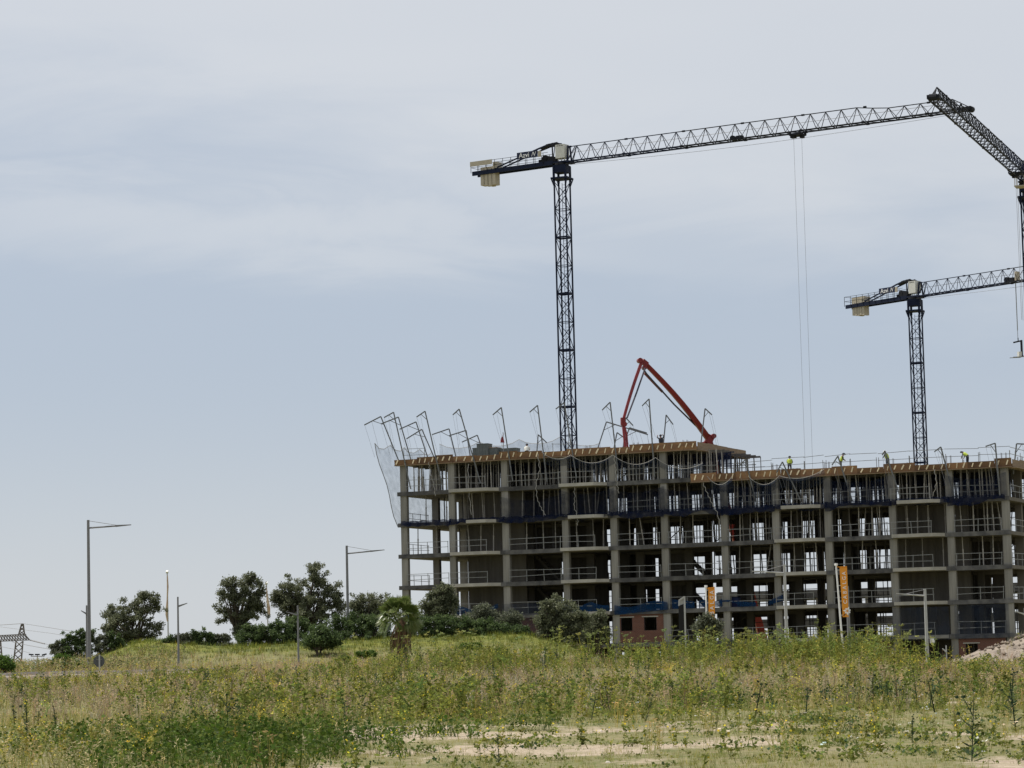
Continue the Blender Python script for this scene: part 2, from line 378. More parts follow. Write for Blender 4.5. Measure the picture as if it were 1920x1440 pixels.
b.inputs['Roughness'].default_value = 0.95; b.inputs['Specular IOR Level'].default_value = 0.1
geo = nn('ShaderNodeNewGeometry')
def gnoise(scale, detail=5):
    n = nn('ShaderNodeTexNoise'); n.inputs['Scale'].default_value = scale; n.inputs['Detail'].default_value = detail; n.inputs['Roughness'].default_value = 0.65
    lk(geo.outputs['Position'], n.inputs['Vector']); return n.outputs[0]
def gmix(fac, a, c):
    m = nn('ShaderNodeMix'); m.data_type = 'RGBA'
    if isinstance(fac, float): m.inputs[0].default_value = fac
    else: lk(fac, m.inputs[0])
    for i, v in ((6, a), (7, c)):
        if isinstance(v, tuple): m.inputs[i].default_value = (*v, 1)
        else: lk(v, m.inputs[i])
    return m.outputs[2]
def gramp(x, a, c):
    m = nn('ShaderNodeMapRange'); m.inputs[1].default_value = a; m.inputs[2].default_value = c; lk(x, m.inputs[0]); return m.outputs[0]
sand = gmix(gramp(gnoise(2.2), 0.35, 0.7), (0.44, 0.365, 0.28), (0.33, 0.27, 0.2))
sand = gmix(gramp(gnoise(7, 6), 0.5, 0.62), sand, (0.25, 0.2, 0.14))
sand = gmix(gramp(gnoise(0.9, 6), 0.5, 0.7), sand, (0.22, 0.2, 0.11))
turf = gmix(gramp(gnoise(0.35), 0.35, 0.65), (0.19, 0.175, 0.08), (0.12, 0.135, 0.05))
turf = gmix(gramp(gnoise(5.0), 0.45, 0.7), turf, (0.27, 0.22, 0.14))
at_s = nn('ShaderNodeAttribute'); at_s.attribute_name = 'sand'
at_b = nn('ShaderNodeAttribute'); at_b.attribute_name = 'berm'
fs = nn('ShaderNodeMath'); fs.operation = 'MULTIPLY_ADD'; lk(gnoise(2.4, 8), fs.inputs[0]); fs.inputs[1].default_value = 1.9; fs.inputs[2].default_value = -0.95
fa = nn('ShaderNodeMath'); fa.operation = 'ADD'; fa.use_clamp = True; lk(at_s.outputs['Fac'], fa.inputs[0]); lk(fs.outputs[0], fa.inputs[1])
moss = gmix(gramp(gnoise(0.5), 0.4, 0.62), (0.165, 0.17, 0.04), (0.075, 0.09, 0.027))
col = gmix(at_b.outputs['Fac'], turf, moss)
col = gmix(gramp(fa.outputs[0], 0.25, 0.7), col, sand)
lk(col, b.inputs['Base Color'])
bp = nn('ShaderNodeBump'); bp.inputs['Strength'].default_value = 0.9; bp.inputs['Distance'].default_value = 0.09
lk(gnoise(6, 10), bp.inputs['Height']); lk(bp.outputs[0], b.inputs['Normal'])
bermv = np.clip(berm_of(GX, GD) / 1.2, 0, 1) * smooth(GD, 211, 219)
gme = np_mesh('ground', V, Q, gm, {'sand': ('FLOAT', sand_of(GX, GD).ravel()), 'berm': ('FLOAT', bermv.ravel())}, smooth=True)
tag(inst('ground', gme), 'weedy field of sandy soil rising to a grassy bank', kind='structure')

# road on the far side of the field, by the tall lamp post, with its kerb
asphalt = mat('asphalt', (0.2, 0.175, 0.165), (0.26, 0.23, 0.215), 1.5, 0.95, world_pos=True, bump=0.3)
kerbm = mat('kerb_concrete', (0.36, 0.34, 0.32), (0.43, 0.41, 0.38), 2, 0.9, world_pos=True)
xr = np.arange(-120, -17.9, 3.0)
rb = MB(); rb.sheet([[(x, d - 0.03 * (x + 18), float(ground_z(x, d - 0.03 * (x + 18))) + 0.12) for x in xr] for d in (164, 167, 170.5)])
rb.sheet([[(x, 164 - 0.03 * (x + 18) - k, float(ground_z(x, 164 - 0.03 * (x + 18))) + z) for x in xr] for k, z in ((0.4, -0.3), (0.0, 0.12))])
tag(rb.build('road', asphalt), 'pale asphalt road along the far edge of the field', kind='structure')
kb = MB()
for k in range(len(xr) - 1):
    p = [Vector((xr[q], 170.65 - 0.03 * (xr[q] + 18), float(ground_z(xr[q], 170.65 - 0.03 * (xr[q] + 18))) + 0.15)) for q in (k, k + 1)]
    kb.bar(p[0], p[1], 0.25, 0.3)
tag(kb.build('kerb', kerbm), 'concrete kerb along the road', kind='structure')

# ------------------------------------------------------------------ unfinished apartment building
Z = lambda lv: 3.0 + 3.0 * lv                      # floor level of slab lv (top face)
def hit_z(x, y, z):
    d = ray(x, y); return CAM + d * ((z - CAM.z) / d.z)
C1 = hit_z(752, 1041, 12); C2 = hit_z(1890, 995, 12)
A = Vector((C1.x, C1.y, 0)); U = Vector((C2.x - C1.x, C2.y - C1.y, 0)); BL = U.length; U.normalize()
Vv = Vector((-U.y, U.x, 0))                        # into the building
BROT = math.atan2(U.y, U.x); RB = Matrix.Rotation(BROT, 3, 'Z')
DEP = 14.0
def FP(u, s, z): return A + U * u + Vv * s + Vector((0, 0, z))
def u_of(px, z=12.0, s=0.0):
    lo, hi = -20.0, BL + 25
    for _ in range(40):
        m = (lo + hi) / 2
        if proj(FP(m, s, z))[0] < px: lo = m
        else: hi = m
    return lo
CU_ = [u_of(p) for p in (757, 848, 948, 1060, 1151, 1246, 1358, 1455, 1553, 1674, 1782, 1886)]
U6 = u_of(1302, 20)                                # the taller part ends here
SL = 0.32
bld = thing('unfinished_building', 'unfinished concrete apartment block with open floors, bare columns and plywood formwork on top', 'building', A, BROT)
# everything below is in the building's own frame: x along the front, y into it
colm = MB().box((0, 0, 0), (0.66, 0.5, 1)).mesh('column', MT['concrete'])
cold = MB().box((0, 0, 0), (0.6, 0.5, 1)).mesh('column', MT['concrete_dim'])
for r_, sy in enumerate((0.34, 6.6, 13.0)):
    for i, u in enumerate(CU_):
        top = 6 if u < U6 else 5
        uu = u + (0 if r_ == 0 else (0.5 if i == 0 else random.uniform(-0.25, 0.25)) if i < 11 else -0.3)
        uu = max(0.33, uu)
        for lv in range(-1, top):
            h = 3.0 - SL
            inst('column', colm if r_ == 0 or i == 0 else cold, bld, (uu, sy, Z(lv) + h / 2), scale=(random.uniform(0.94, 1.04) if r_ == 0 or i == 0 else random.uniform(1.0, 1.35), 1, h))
def slab(u0, u1, lv, s0=0.0, s1=DEP):
    m = MB().span((u0, s0, Z(lv) - SL), (u1, s1, Z(lv)))
    return m.build('floor_slab', MT['concrete_dim'] if lv < 6 else MT['concrete'], bld)
for lv in range(0, 5): slab(-0.25, BL + 0.25, lv)
slab(-0.25, BL + 0.25, 5)
slab(-0.25, U6, 6)
BAL = {2: range(0, 6), 4: range(1, 6), 8: range(0, 5), 10: range(0, 5)}
BXR = {2: (850, 938), 4: (1056, 1141), 8: (1456, 1547), 10: (1675, 1772)}
for bay in range(1, 12):
    u0, u1 = CU_[bay - 1], CU_[bay]
    if bay == 1: u0 = -0.27
    if bay == 11: u1 = BL + 0.25
    for lv in range(0, 6):
        if lv == 5 and u0 > U6 - 2: continue
        if bay in BAL and lv in BAL[bay]: continue
        e = MB().span((u0 + 0.004, -0.035, Z(lv) - SL - 0.02), (u1 - 0.004, -0.003, Z(lv) + 0.05))
        e.build('slab_edge', MT['edge_dark'], bld)
for bay, lvs in BAL.items():
    a, c = u_of(BXR[bay][0]), u_of(BXR[bay][1])
    for lv in lvs:
        if lv == 5 and a > U6: continue
        a2, c2 = (a, c) if lv not in (4,) else (a + random.uniform(0.5, 2.0), c)
        dp = 1.15
        m = MB().prism([(a2, -0.004), (a2 + 0.15, -dp), (c2 - 0.9, -dp), (c2, -0.004)], Z(lv) - 0.27, Z(lv) + 0.03)
        m.build('balcony_slab', MT['concrete_light'], bld)
    for lv in lvs:                                   # the strip of dark edge either side of a balcony
        for x0, x1 in ((CU_[bay - 1], a - 0.03), (c + 0.03, CU_[bay])):
            if x1 - x0 > 0.15:
                MB().span((x0, -0.035, Z(lv) - SL - 0.02), (x1, -0.003, Z(lv) + 0.05)).build('slab_edge', MT['edge_dark'], bld)
# concrete walls inside, one storey each, several added to block sky and darken bays: (px0, px1, depth, levels)
for p0, p1, s, lvs in ((877, 943, 2.6, (0, 1, 2, 3, 4)), (956, 986, 2.4, (-1, 0, 1, 2, 3, 4)), (985, 1052, 7.2, (0, 1, 2, 3, 4, 5)), (945, 1000, 12.0, (0, 1, 2, 3, 4, 5)),
                      (1000, 1060, 12.4, (3, 4, 5)), (1066, 1138, 8.8, (0, 1, 2, 3)), (860, 940, 9.0, (5,)), (1065, 1105, 9.5, (4, 5)), (1110, 1140, 8.8, (4,)), (1700, 1776, 8.6, (4,)), (1800, 1850, 8.6, (4,)), (1852, 1882, 11, (4,)), (1150, 1180, 9.0, (0, 1, 2, 3)), (1255, 1300, 7.5, (0, 1, 2)),
                      (1682, 1776, 3.2, (0, 1, 2, 3)), (1690, 1776, 5.5, (4, -1)), (1792, 1816, 2.6, (-1, 0, 1, 2, 3)), (1815, 1880, 9.5, (2, 3, 4)),
                      (1830, 1842, 6.0, (0, 1)), (1858, 1884, 8.0, (0, 1)), (1550, 1585, 10.0, (-1, 0)), (1380, 1400, 8.8, (1, 2, 3)), (1480, 1500, 9.0, (0, 1, 2, 3)), (1590, 1640, 12.6, (-1,)), (1260, 1440, 9.0, (-1,)), (960, 1150, 9.0, (-1,)), (1700, 1890, 11.0, (-1,))):
    a, c = u_of(p0, 12, s), u_of(p1, 12, s)
    for lv in lvs:
        n = max(1, round((c - a) / 1.25)); w = (c - a) / n
        for k in range(n):                            # poured in board-wide lifts: each panel its own piece with a recessed joint
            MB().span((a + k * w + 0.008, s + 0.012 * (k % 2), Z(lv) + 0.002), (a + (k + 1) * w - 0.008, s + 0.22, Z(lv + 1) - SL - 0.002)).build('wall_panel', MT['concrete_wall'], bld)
# piers between the back columns and a downstand beam over them leave window-sized openings
for bay in range(2, 12):
    u0, u1 = CU_[bay - 1], CU_[bay]; w = u1 - u0
    for lv in range(-1, 6):
        if lv == 5 and u1 > U6 + 2: continue
        top = 5 if (u0 + u1) / 2 < U6 else 4
        MB().span((u0 + 0.36, 13.2, Z(lv + 1) - SL - 0.42), (u1 - 0.36, 13.55, Z(lv + 1) - SL - 0.003)).build('beam', MT['concrete_dim'], bld)
        if bay % 2: MB().span((u0 + 0.36, 6.5, Z(lv + 1) - SL - 0.3), (u1 - 0.36, 6.8, Z(lv + 1) - SL - 0.003)).build('beam', MT['concrete_dim'], bld)
        if lv < top:
            for f in ((0.5,) if bay in (5, 6, 7, 9) else (0.36, 0.72)):
                c = u0 + w * (f + random.uniform(-0.04, 0.04)); hw = random.uniform(0.4, 0.75) if lv < 3 else random.uniform(0.3, 0.5)
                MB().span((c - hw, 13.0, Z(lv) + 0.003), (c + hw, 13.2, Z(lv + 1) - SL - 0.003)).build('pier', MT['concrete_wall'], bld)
# parapets at the back edge, seen through the open floors
for p0, p1, lvs in ((1150, 1260, (1,)), (1050, 1140, (1, 2, 3))):
    a, c = u_of(p0, 12, 13.5), u_of(p1, 12, 13.5)
    for lv in lvs:
        MB().span((a, 13.45, Z(lv) + 0.35), (c, 13.65, Z(lv) + 1.05)).build('parapet', MT['concrete_wall'], bld)
# brick infill of the ground floor
def brick_wall(p0, p1, wins, s=0.15, z0=-0.2, z1=None):
    z1 = Z(0) - SL - 0.003 if z1 is None else z1
    a, c = u_of(p0, 4), u_of(p1, 4); w = MB(); edges = [a] + [x for q in wins for x in (u_of(q[0], 4), u_of(q[1], 4))] + [c]
    for k in range(0, len(edges), 2): w.span((edges[k], s, z0), (edges[k + 1], s + 0.24, z1))
    lint = []
    for k, q in enumerate(wins):
        l, r_ = edges[1 + 2 * k], edges[2 + 2 * k]
        w.span((l, s, z0), (r_, s + 0.24, q[2])); w.span((l, s, q[3]), (r_, s + 0.24, z1)); lint.append((l, r_, q))
    o = w.build('brick_wall', MT['brick'], bld)
    for l, r_, q in lint:
        MB().span((l - 0.2, s - 0.04, q[3]), (r_ + 0.2, s + 0.1, q[3] + 0.1)).build('lintel', MT['concrete_light'], o)
        f = MB()
        for x in (l + 0.03, r_ - 0.03): f.span((x - 0.03, s + 0.06, q[2]), (x + 0.03, s + 0.12, q[3]))
        f.build('window_frame', MT['crane_dark'], o)
brick_wall(1158, 1250, [(1163.5, 1185, 4.15, 5.38), (1207, 1230.5, 4.15, 5.38)], z0=2.4, z1=5.66)
brick_wall(1602, 1666, [(1622, 1645, 0.2, 2.0)], s=0.5)
brick_wall(1793, 1884, [(1808, 1831, 0.1, 2.2)])
brick_wall(956, 1054, [], s=0.6, z0=2.4, z1=5.66)
# rear staircase flights behind the sixth and third bays
for px, s in ((1302, 7.6), (1030, 6.2)):
    for lv in range(0, 3):
        u = u_of(px, 12, s); st = MB().bar((u + 1.3, s, Z(lv) + 0.1), (u - 1.2, s, Z(lv) + 2.6), 1.1, 0.22)
        for k in range(9): st.prism([(u + 1.3 - k * 0.28, s - 0.5), (u + 1.02 - k * 0.28, s - 0.5), (u + 1.02 - k * 0.28, s + 0.5), (u + 1.3 - k * 0.28, s + 0.5)], Z(lv) + 0.15 + k * 0.28, Z(lv) + 0.38 + k * 0.28)
        st.build('stair_flight', MT['concrete_wall'], bld)

# formwork round the top slabs: plywood boards with slanting cleats
cleat_mesh = MB().box((0, 0, 0), (0.13, 0.05, 0.5), Matrix.Rotation(R(24), 3, 'Y')).mesh('cleat', MT['cleat'])
def formwork(u0, u1, zt, cleats=True):
    u = u0
    while u < u1 - 0.2:
        w = min(random.choice((1.9, 2.4, 2.5, 2.9)), u1 - u)
        if u1 - u - w < 0.9: w = u1 - u
        tall = random.choice((-0.05, 0.0, 0.1, 0.2)); outw = random.uniform(0, 0.09)
        lo, hi = zt - 0.36, zt + 0.2 + tall
        y0 = -0.12 - outw
        m = MB().add([(u + 0.01, y0, lo), (u + w - 0.01, y0, lo), (u + w - 0.01, y0 - 0.1, hi), (u + 0.01, y0 - 0.1, hi),
                      (u + 0.01, y0 + 0.06, lo), (u + w - 0.01, y0 + 0.06, lo), (u + w - 0.01, y0 - 0.03, hi), (u + 0.01, y0 - 0.03, hi)],
                     [(0, 1, 2, 3), (7, 6, 5, 4), (4, 5, 1, 0), (3, 2, 6, 7), (1, 5, 6, 2), (4, 0, 3, 7)])
        fo = m.build('formwork_panel', MT['form_ply'], bld)
        MB().span((u + 0.02, y0 - 0.19, lo - 0.07), (u + w - 0.02, y0 + 0.5, lo - 0.012)).build('bearer_board', MT['form_grey'], fo)
        if cleats:
            k = max(1, round(w / 0.72))
            for q in range(k):
                inst('cleat', cleat_mesh, fo, (u + (q + 0.5 + random.uniform(-0.12, 0.12)) * w / k, y0 - 0.1, (lo + hi) / 2 + random.uniform(-0.03, 0.05)),
                     (0, random.uniform(-0.08, 0.1), 0), (random.uniform(0.45, 1.05), 1, random.uniform(0.75, 1.05)))
        u += w
formwork(-0.42, U6 + 0.3, Z(6))
formwork(u_of(1296, 18), BL + 0.6, Z(5))
for s0 in np.arange(0, DEP - 0.1, 2.8):             # boards on the end faces of both top slabs
    for ue, zt in ((U6 + 0.32, Z(6)), (BL + 0.62, Z(5))):
        MB().span((ue, s0 + 0.01, zt - 0.40), (ue + 0.06, s0 + 2.78, zt + 0.3 + random.uniform(-0.05, 0.08))).build('formwork_panel', MT['form_grey'], bld)
        MB().span((ue - 0.3, s0 + 0.01, zt - 0.50), (ue + 0.45, s0 + 2.78, zt - 0.42)).build('bearer_board', MT['form_grey'], bld)
# starter bars standing out of the roof
sb = MB()
for u in CU_[7:]:
    for s in (0.34, 6.6, 13.0):
        for dx, dy in ((-0.2, -0.15), (0.2, -0.15), (-0.2, 0.15), (0.2, 0.15)):
            sb.bar((u + dx, s + dy, Z(5)), (u + dx, s + dy, Z(5) + 0.9), 0.035)
for u in CU_[3:6]:
    for dx, dy in ((-0.2, -0.15), (0.2, -0.15), (-0.2, 0.15), (0.2, 0.15)): sb.bar((u + dx, 6.6 + dy, Z(6)), (u + dx, 6.6 + dy, Z(6) + 1.1), 0.035)
tag(sb.build('starter_bars', MT['cable'], bld), kind='stuff')

# shoring props: dense under the two top slabs, thin below
prop_mesh = MB().tube([(0, 0, 0.02), (0, 0, 1.5)], 0.058, 6).tube([(0, 0, 1.5), (0, 0, 2.64)], 0.045, 6).box((0, 0, 0.012), (0.16, 0.16, 0.024)).box((0, 0, 2.65), (0.16, 0.16, 0.02)).tube([(0, 0, 1.42), (0, 0, 1.55)], 0.07, 6).mesh('shoring_prop', MT['steel_prop'])
front_rows, deep = [], []
for bay in range(1, 12):
    u0, u1 = CU_[bay - 1] + 0.45, CU_[bay] - 0.45
    for lv in range(0, 6):
        top = 5 if (u0 + u1) / 2 < U6 else 4
        if lv > top: continue
        if lv == top: rows = [(0.7, 7), (1.9, 7), (3.1, 6), (4.4, 6), (6.0, 5), (8.0, 6), (9.5, 6), (11, 6), (12.4, 7)]
        elif lv == top - 1: rows = [(0.9, 4), (2.2, 3), (4.4, 5), (7.6, 5), (9.6, 6), (11.2, 6), (12.6, 7)]
        elif lv == top - 2: rows = [(1.0, 3), (4.0, 3), (8.2, 5), (10.8, 5), (12.6, 6)]
        elif lv == top - 3: rows = [(10.5, 3), (12.6, 4)]
        else: rows = [(10.0, 2), (12.6, 3)] if lv >= 0 else []
        if bay in (1, 2) and lv < top - 2: rows = []
        if bay == 1 and lv < top: rows = [(1.2, 2), (5.0, 2), (11.0, 2)] if lv >= top - 2 else []
        for s, n in rows:
            for k in range(n):
                u = u0 + (u1 - u0) * (k + 0.5 + random.uniform(-0.35, 0.35)) / n
                tl = (random.gauss(0, 0.022), random.gauss(0, 0.03))
                if random.random() < 0.07: tl = (random.gauss(0, 0.05), random.gauss(0, 0.13))
                (front_rows if s < 3.3 else deep).append((s, bay, lv, u, tl, top))
front_rows.sort(key=lambda t: t[0]); deep = front_rows[290:] + deep; front_rows = front_rows[:290]
down = {0: 'the topmost open storey', 1: 'the second storey from the top', 2: 'the third storey from the top', 3: 'the fourth storey from the top'}
down = {0: 'topmost open storey', 1: 'second storey down', 2: 'third storey down', 3: 'fourth storey down'}
rown = lambda s: 'front row' if s < 1.1 else 'second row' if s < 2.5 else 'third row'
cnt = {}
for s, bay, lv, u, tl, top in sorted(front_rows, key=lambda t: t[3]):
    kk = (bay, lv, rown(s)); cnt[kk] = cnt.get(kk, 0) + 1
    p = inst('shoring_prop', prop_mesh, None, FP(u, s, Z(lv)), (tl[0], tl[1], BROT))
    tag(p, f'{ordn(cnt[kk])} steel prop of the {rown(s)}, {down[top - lv]}, {ordn(bay)} bay from the white net', 'shoring prop', 'shoring props under the slabs')
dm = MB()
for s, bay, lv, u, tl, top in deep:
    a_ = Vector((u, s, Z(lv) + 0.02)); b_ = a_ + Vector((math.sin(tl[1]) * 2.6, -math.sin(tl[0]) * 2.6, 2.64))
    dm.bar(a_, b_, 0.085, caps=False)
for bay in range(1, 12):                               # the beams the props carry
    u0, u1 = CU_[bay - 1] + 0.3, CU_[bay] - 0.3
    for lv in (5,) if (u0 + u1) / 2 < U6 else (4,):
        for s in (1.9, 3.2, 4.6, 8, 9.5, 11, 12.4): dm.span((u0, s - 0.05, Z(lv + 1) - SL - 0.22), (u1, s + 0.05, Z(lv + 1) - SL - 0.04))
        for s in (8, 11): dm.span((u0, s - 0.03, Z(lv) + 1.7), (u1, s + 0.03, Z(lv) + 1.76))
for bay in range(2, 12):                               # rails and laths along the back edge, seen against the sky
    u0, u1 = CU_[bay - 1] + 0.3, CU_[bay] - 0.3
    for lv in range(0, 6 if (u0 + u1) / 2 < U6 else 5):
        for h in (0.5, 1.0, 1.75): dm.bar((u0, 13.75, Z(lv) + h + random.gauss(0, .06)), (u1, 13.75, Z(lv) + h + random.gauss(0, .06)), 0.06, caps=False)
        u = u0 + 0.3
        while u < u1: dm.bar((u, 13.78, Z(lv)), (u + random.gauss(0, .05), 13.78, Z(lv) + random.choice((1.15, 2.65))), 0.06, caps=False); u += random.uniform(0.5, 1.2)
        if random.random() < .4: dm.bar((u0 + .5, 10.3, Z(lv) + .1), (u1 - 1, 10.4, Z(lv) + 2.5), 0.08, caps=False)
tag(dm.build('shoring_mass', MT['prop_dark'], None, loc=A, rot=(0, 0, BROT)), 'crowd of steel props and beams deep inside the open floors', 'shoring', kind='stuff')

# ------------------------------------------------------------------ guardrails
post_mesh = MB().bar((0, 0, 0), (0, 0, 1.12), 0.045).mesh('post', MT['galv'])
def guardrail(u0, u1, z, label, group, s=-0.06, along='x', rails=(0.55, 1.08), tilt=0.0):
    Lg = u1 - u0
    if along == 'x': base = FP(u0, s, z); rz = BROT
    else: base = FP(s, u0, z); rz = BROT + math.pi / 2
    g = thing('guardrail', label, 'guardrail', base, rz, group)
    n = max(2, round(Lg / 2.0) + 1)
    for k in range(n):
        inst('post', post_mesh, g, (0.06 + (Lg - 0.12) * k / (n - 1) + random.uniform(-0.06, 0.06), 0, 0), (0, random.gauss(0, 0.03), 0))
    for h in rails:
        dz = random.gauss(0, 0.035)
        MB().bar((0, -0.05, h + dz), (Lg, -0.05, h - dz + random.gauss(0, 0.02)), 0.042).build('rail', MT['galv'], g)
    return g
for bay in range(1, 12):
    u0, u1 = CU_[bay - 1] + 0.35, CU_[bay] - 0.35
    top = 6 if (u0 + u1) / 2 < U6 else 5
    for lv in range(0, top):
        if lv == 4 and top == 6 and bay in (1, 2, 3): continue
        if lv == 0 and bay in (1, 3, 5): continue
        if lv == 4 and top == 6 and random.random() < 0.5: continue
        s = -0.06; x0, x1 = u0, u1
        if bay in BAL and lv in BAL[bay] and (lv != 4 or bay > 6):
            s = -1.02; x0 = u_of(BXR[bay][0]) + 0.1; x1 = u_of(BXR[bay][1]) - 0.9
        guardrail(x0, x1, Z(lv) + (0.05 if s > -0.5 else 0.03), f'two-rail guardrail on the {ordn(top - lv)} floor edge below the formwork, {ordn(bay)} bay from the white net', 'guardrails on the open floors', s)
for lv in range(1, 5):                                  # end face of the block, by the white net, and the corner return
    guardrail(0.8, 6.2, Z(lv), f'guardrail closing the open end beside the white net, {ordn(6 - lv)} floor below the top formwork', 'guardrails on the open floors', 0.1, 'y')
    guardrail(0.8, 6.2, Z(lv), f'guardrail on the side face past the corner column, {ordn(5 - lv)} floor below the formwork' if lv < 5 else '', 'guardrails on the open floors', BL + 0.15, 'y')
# rails round the lower roof and over the taller one
ur = [u_of(p, 18) for p in (1372, 1412, 1446)] + [u_of(p, 18.5) for p in (1440, 1502, 1540, 1588, 1640, 1700, 1765, 1830, 1890)]
guardrail(ur[0], ur[2], Z(5), 'guardrail on the lower roof right beside the taller block', 'guardrails on the roofs', 0.5, rails=(0.75, 1.25))
names = ['behind the worker seen from the back', 'between two crouching workers', 'beside the worker bending in a yellow vest', 'next to the worker in the white helmet', 'in front of the smaller crane mast', 'just past the smaller crane mast', 'beside the worker near the far roof corner', 'ending at the far roof corner']
for k in range(3, len(ur) - 1):
    guardrail(ur[k], ur[k + 1], Z(5), f'roof guardrail {names[k - 3]}', 'guardrails on the roofs', 1.2 if k % 2 else 0.9, rails=(0.85, 1.5))
guardrail(0.5, 9, Z(5), 'guardrail running back from the far roof corner', 'guardrails on the roofs', BL + 0.3, 'y', rails=(0.8, 1.4))
guardrail(0.2, 2.4, Z(6), 'short guardrail at the netted roof corner', 'guardrails on the roofs', 0.6, rails=(0.6, 1.2))
guardrail(u_of(1020, 21), u_of(1052, 21), Z(6), 'roof guardrail just before the tall crane mast', 'guardrails on the roofs', 2.0, rails=(1.0,))

# ------------------------------------------------------------------ net posts (gallows) along the roofs
tube_t = 0.115
def net_post(apex, tip, base, Yapex, label, down=0.0, lean_s=0.0, rise=0):
    """a steel post with a short outreaching arm and a brace; foot goes DOWN metres below its visible base"""
    pb = at(base[0], base[1], Yapex); pa = at(apex[0], apex[1], Yapex); pt = at(tip[0], tip[1], Yapex - lean_s)
    ft = pb + (pb - pa).normalized() * down
    g = thing('net_post', label, 'net post', ft, 0, 'net posts on the roofs')
    q = lambda p: p - ft
    MB().bar(q(ft), q(pa), tube_t).build('pole', MT['post_grey'], g)
    MB().bar(q(pa), q(pt), tube_t * 0.95).build('arm', MT['post_grey'], g)
    k = min(0.5, 0.9 / max(0.2, (pt - pa).length))
    MB().bar(q(pa + (pt - pa) * k), q(pa + (pb - pa).normalized() * 0.85), 0.055).build('brace', MT['post_grey'], g)
    rp = MB()
    for kk in (0.98, 0.55):
        e = pa + (pt - pa) * kk
        rp.bar(q(e), q(e + Vector((random.uniform(0.3, 1.0), -0.2, -3.2))), 0.016, caps=False)
    rp.build('hanging_line', MT['cable'], g)
def yf(px): return FP(u_of(px, 20), -0.45, 0).y           # depth of the front line at that pixel column
def yb(px, s): return FP(u_of(px, 21, s), s, 0).y
front = [((738, 773), (720, 783), (757, 858), 'beside the netted corner'), ((797, 771), (781, 782), (816, 853), 'over the second bay'), ((861, 767), (849, 778), (884, 847), 'before the dark crates'),
         ((940, 764), (924, 778), (952, 842), 'by the dull red bag'), ((1008, 760), (993, 773), (1018, 842), 'before the tall mast'), ((1058, 755), (1042, 767), (1071, 835), 'crossing the tall crane mast'),
         ((1144, 754), (1129, 769), (1153, 835), 'just before the pump hose'), ((1217, 748), (1204, 761), (1223, 832), 'under the red boom apex'),
         ((1398, 861), (1386, 874), (1404, 886), 'where the lower roof begins'), ((1467, 866), (1456, 886), (1475, 883), 'by the worker seen from behind'), ((1571, 855), (1560, 872), (1579, 880), 'by the crouching worker'),
         ((1659, 845), (1654, 853), (1668, 872), 'by the white helmeted worker'), ((1764, 838), (1752, 847), (1772, 868), 'past the smaller crane mast'), ((1866, 831), (1848, 837), (1869, 865), 'near the far roof corner')]
for ap, tp, bs, w in front:
    net_post(ap, tp, bs, yf(bs[0]), f'slanting net post with short arm at the roof front, {w}', down=3.1 if bs[0] < 1300 else 3.0)
rear = [((714, 781), (683, 797), (746, 860), 1.0, 'first from the netted corner'), ((747, 782), (714, 795), (769, 857), 3.5, 'third in the leaning row over the white net'), ((780, 791), (749, 805), (801, 855), 6.5, 'fourth in the leaning row over the white net'),
        ((791, 805), (762, 823), (812, 853), 9.0, 'shorter, half way along the white net'), ((842, 804), (810, 815), (853, 849), 13.0, 'first of three low ones behind the roof crates'), ((874, 807), (842, 817), (880, 845), 13.0, 'second of three low ones behind the roof crates'),
        ((895, 816), (866, 829), (901, 833), 13.0, 'third of three low ones behind the roof crates'), ((1009, 815), (1025, 830), (1007, 843), 13.0, 'low one leaning away before the tall mast'), ((1137, 791), (1215, 815), (1123, 834), 9.0, 'long-armed one crossing the pump hose'),
        ((1173, 783), (1187, 798), (1169, 836), 13.0, 'upright one behind the pump hose'), ((1180, 802), (1213, 812), (1169, 836), 11.0, 'low long-armed one beside the pump hose'), ((1157, 811), (1177, 826), (1152, 836), 13.0, 'smallest one by the pump hose'), ((1249, 778), (1262, 796), (1244, 832), 13.0, 'under the sloping red boom'),
        ((1322, 766), (1335, 778), (1314, 834), 8.0, 'by the boom foot'), ((1906, 832), (1926, 833), (1902, 870), 3.0, 'on the far roof corner return')]
for ap, tp, bs, s, w in rear:
    net_post(ap, tp, bs, yb(bs[0], s), f'steel net post on the roof, {w}', down=0.9)

# ------------------------------------------------------------------ nets and ropes
def net(name, rows, m, label, group, cat='net', border=None):
    base = Vector(rows[-1][0])
    g = thing(name, label, cat, base, 0, group)
    mb = MB(); mb.sheet([[Vector(p) - base for p in r] for r in rows]); mb.build('mesh_sheet', m, g, smooth=True)
    if border is not None:
        if len(rows) > 6: MB().tube([Vector(r[0]) - base for r in rows], border * 1.3, 5).build('edge_rope', MT['cable'], g)
        MB().tube([Vector(p) - base for p in rows[0]], border, 5).build('border_rope', MT['rope'] if m is not MT['net_blue'] else MT['net_blue'], g)
    return g
# tall white net hanging out over the end of the block
rows = []
for i in range(9):
    w = i / 8; r_ = []
    for j in range(13):
        s = 13.5 * j / 12
        zt = 22.9 - 0.5 * math.sin(math.pi * ((j % 3) / 3)) * (1 - w)
        r_.append(FP(-0.12 - 2.35 * (1 - w) ** 0.9 - 0.12 * math.sin(w * 9 + s), s - 0.2, zt * (1 - w) + 14.7 * w))
    rows.append(r_)
net('safety_net', rows, MT['net_white'], 'tall white safety net flaring out from the open end of the block', 'white safety nets', border=0.03)
rows = []
for i in range(5):
    w = i / 4; r_ = []
    for j in range(25):
        u = -2.2 + 17.5 * j / 24
        r_.append(FP(u, 14.3 + 0.5 * math.sin(u * 1.3) * w, 23.7 - 0.55 * abs(math.sin(math.pi * j / 6)) ** 0.7 * (1 - w) - w * 3.2 - (0.8 * max(0, j - 18) / 6) * (1 - w)))
    rows.append(r_)
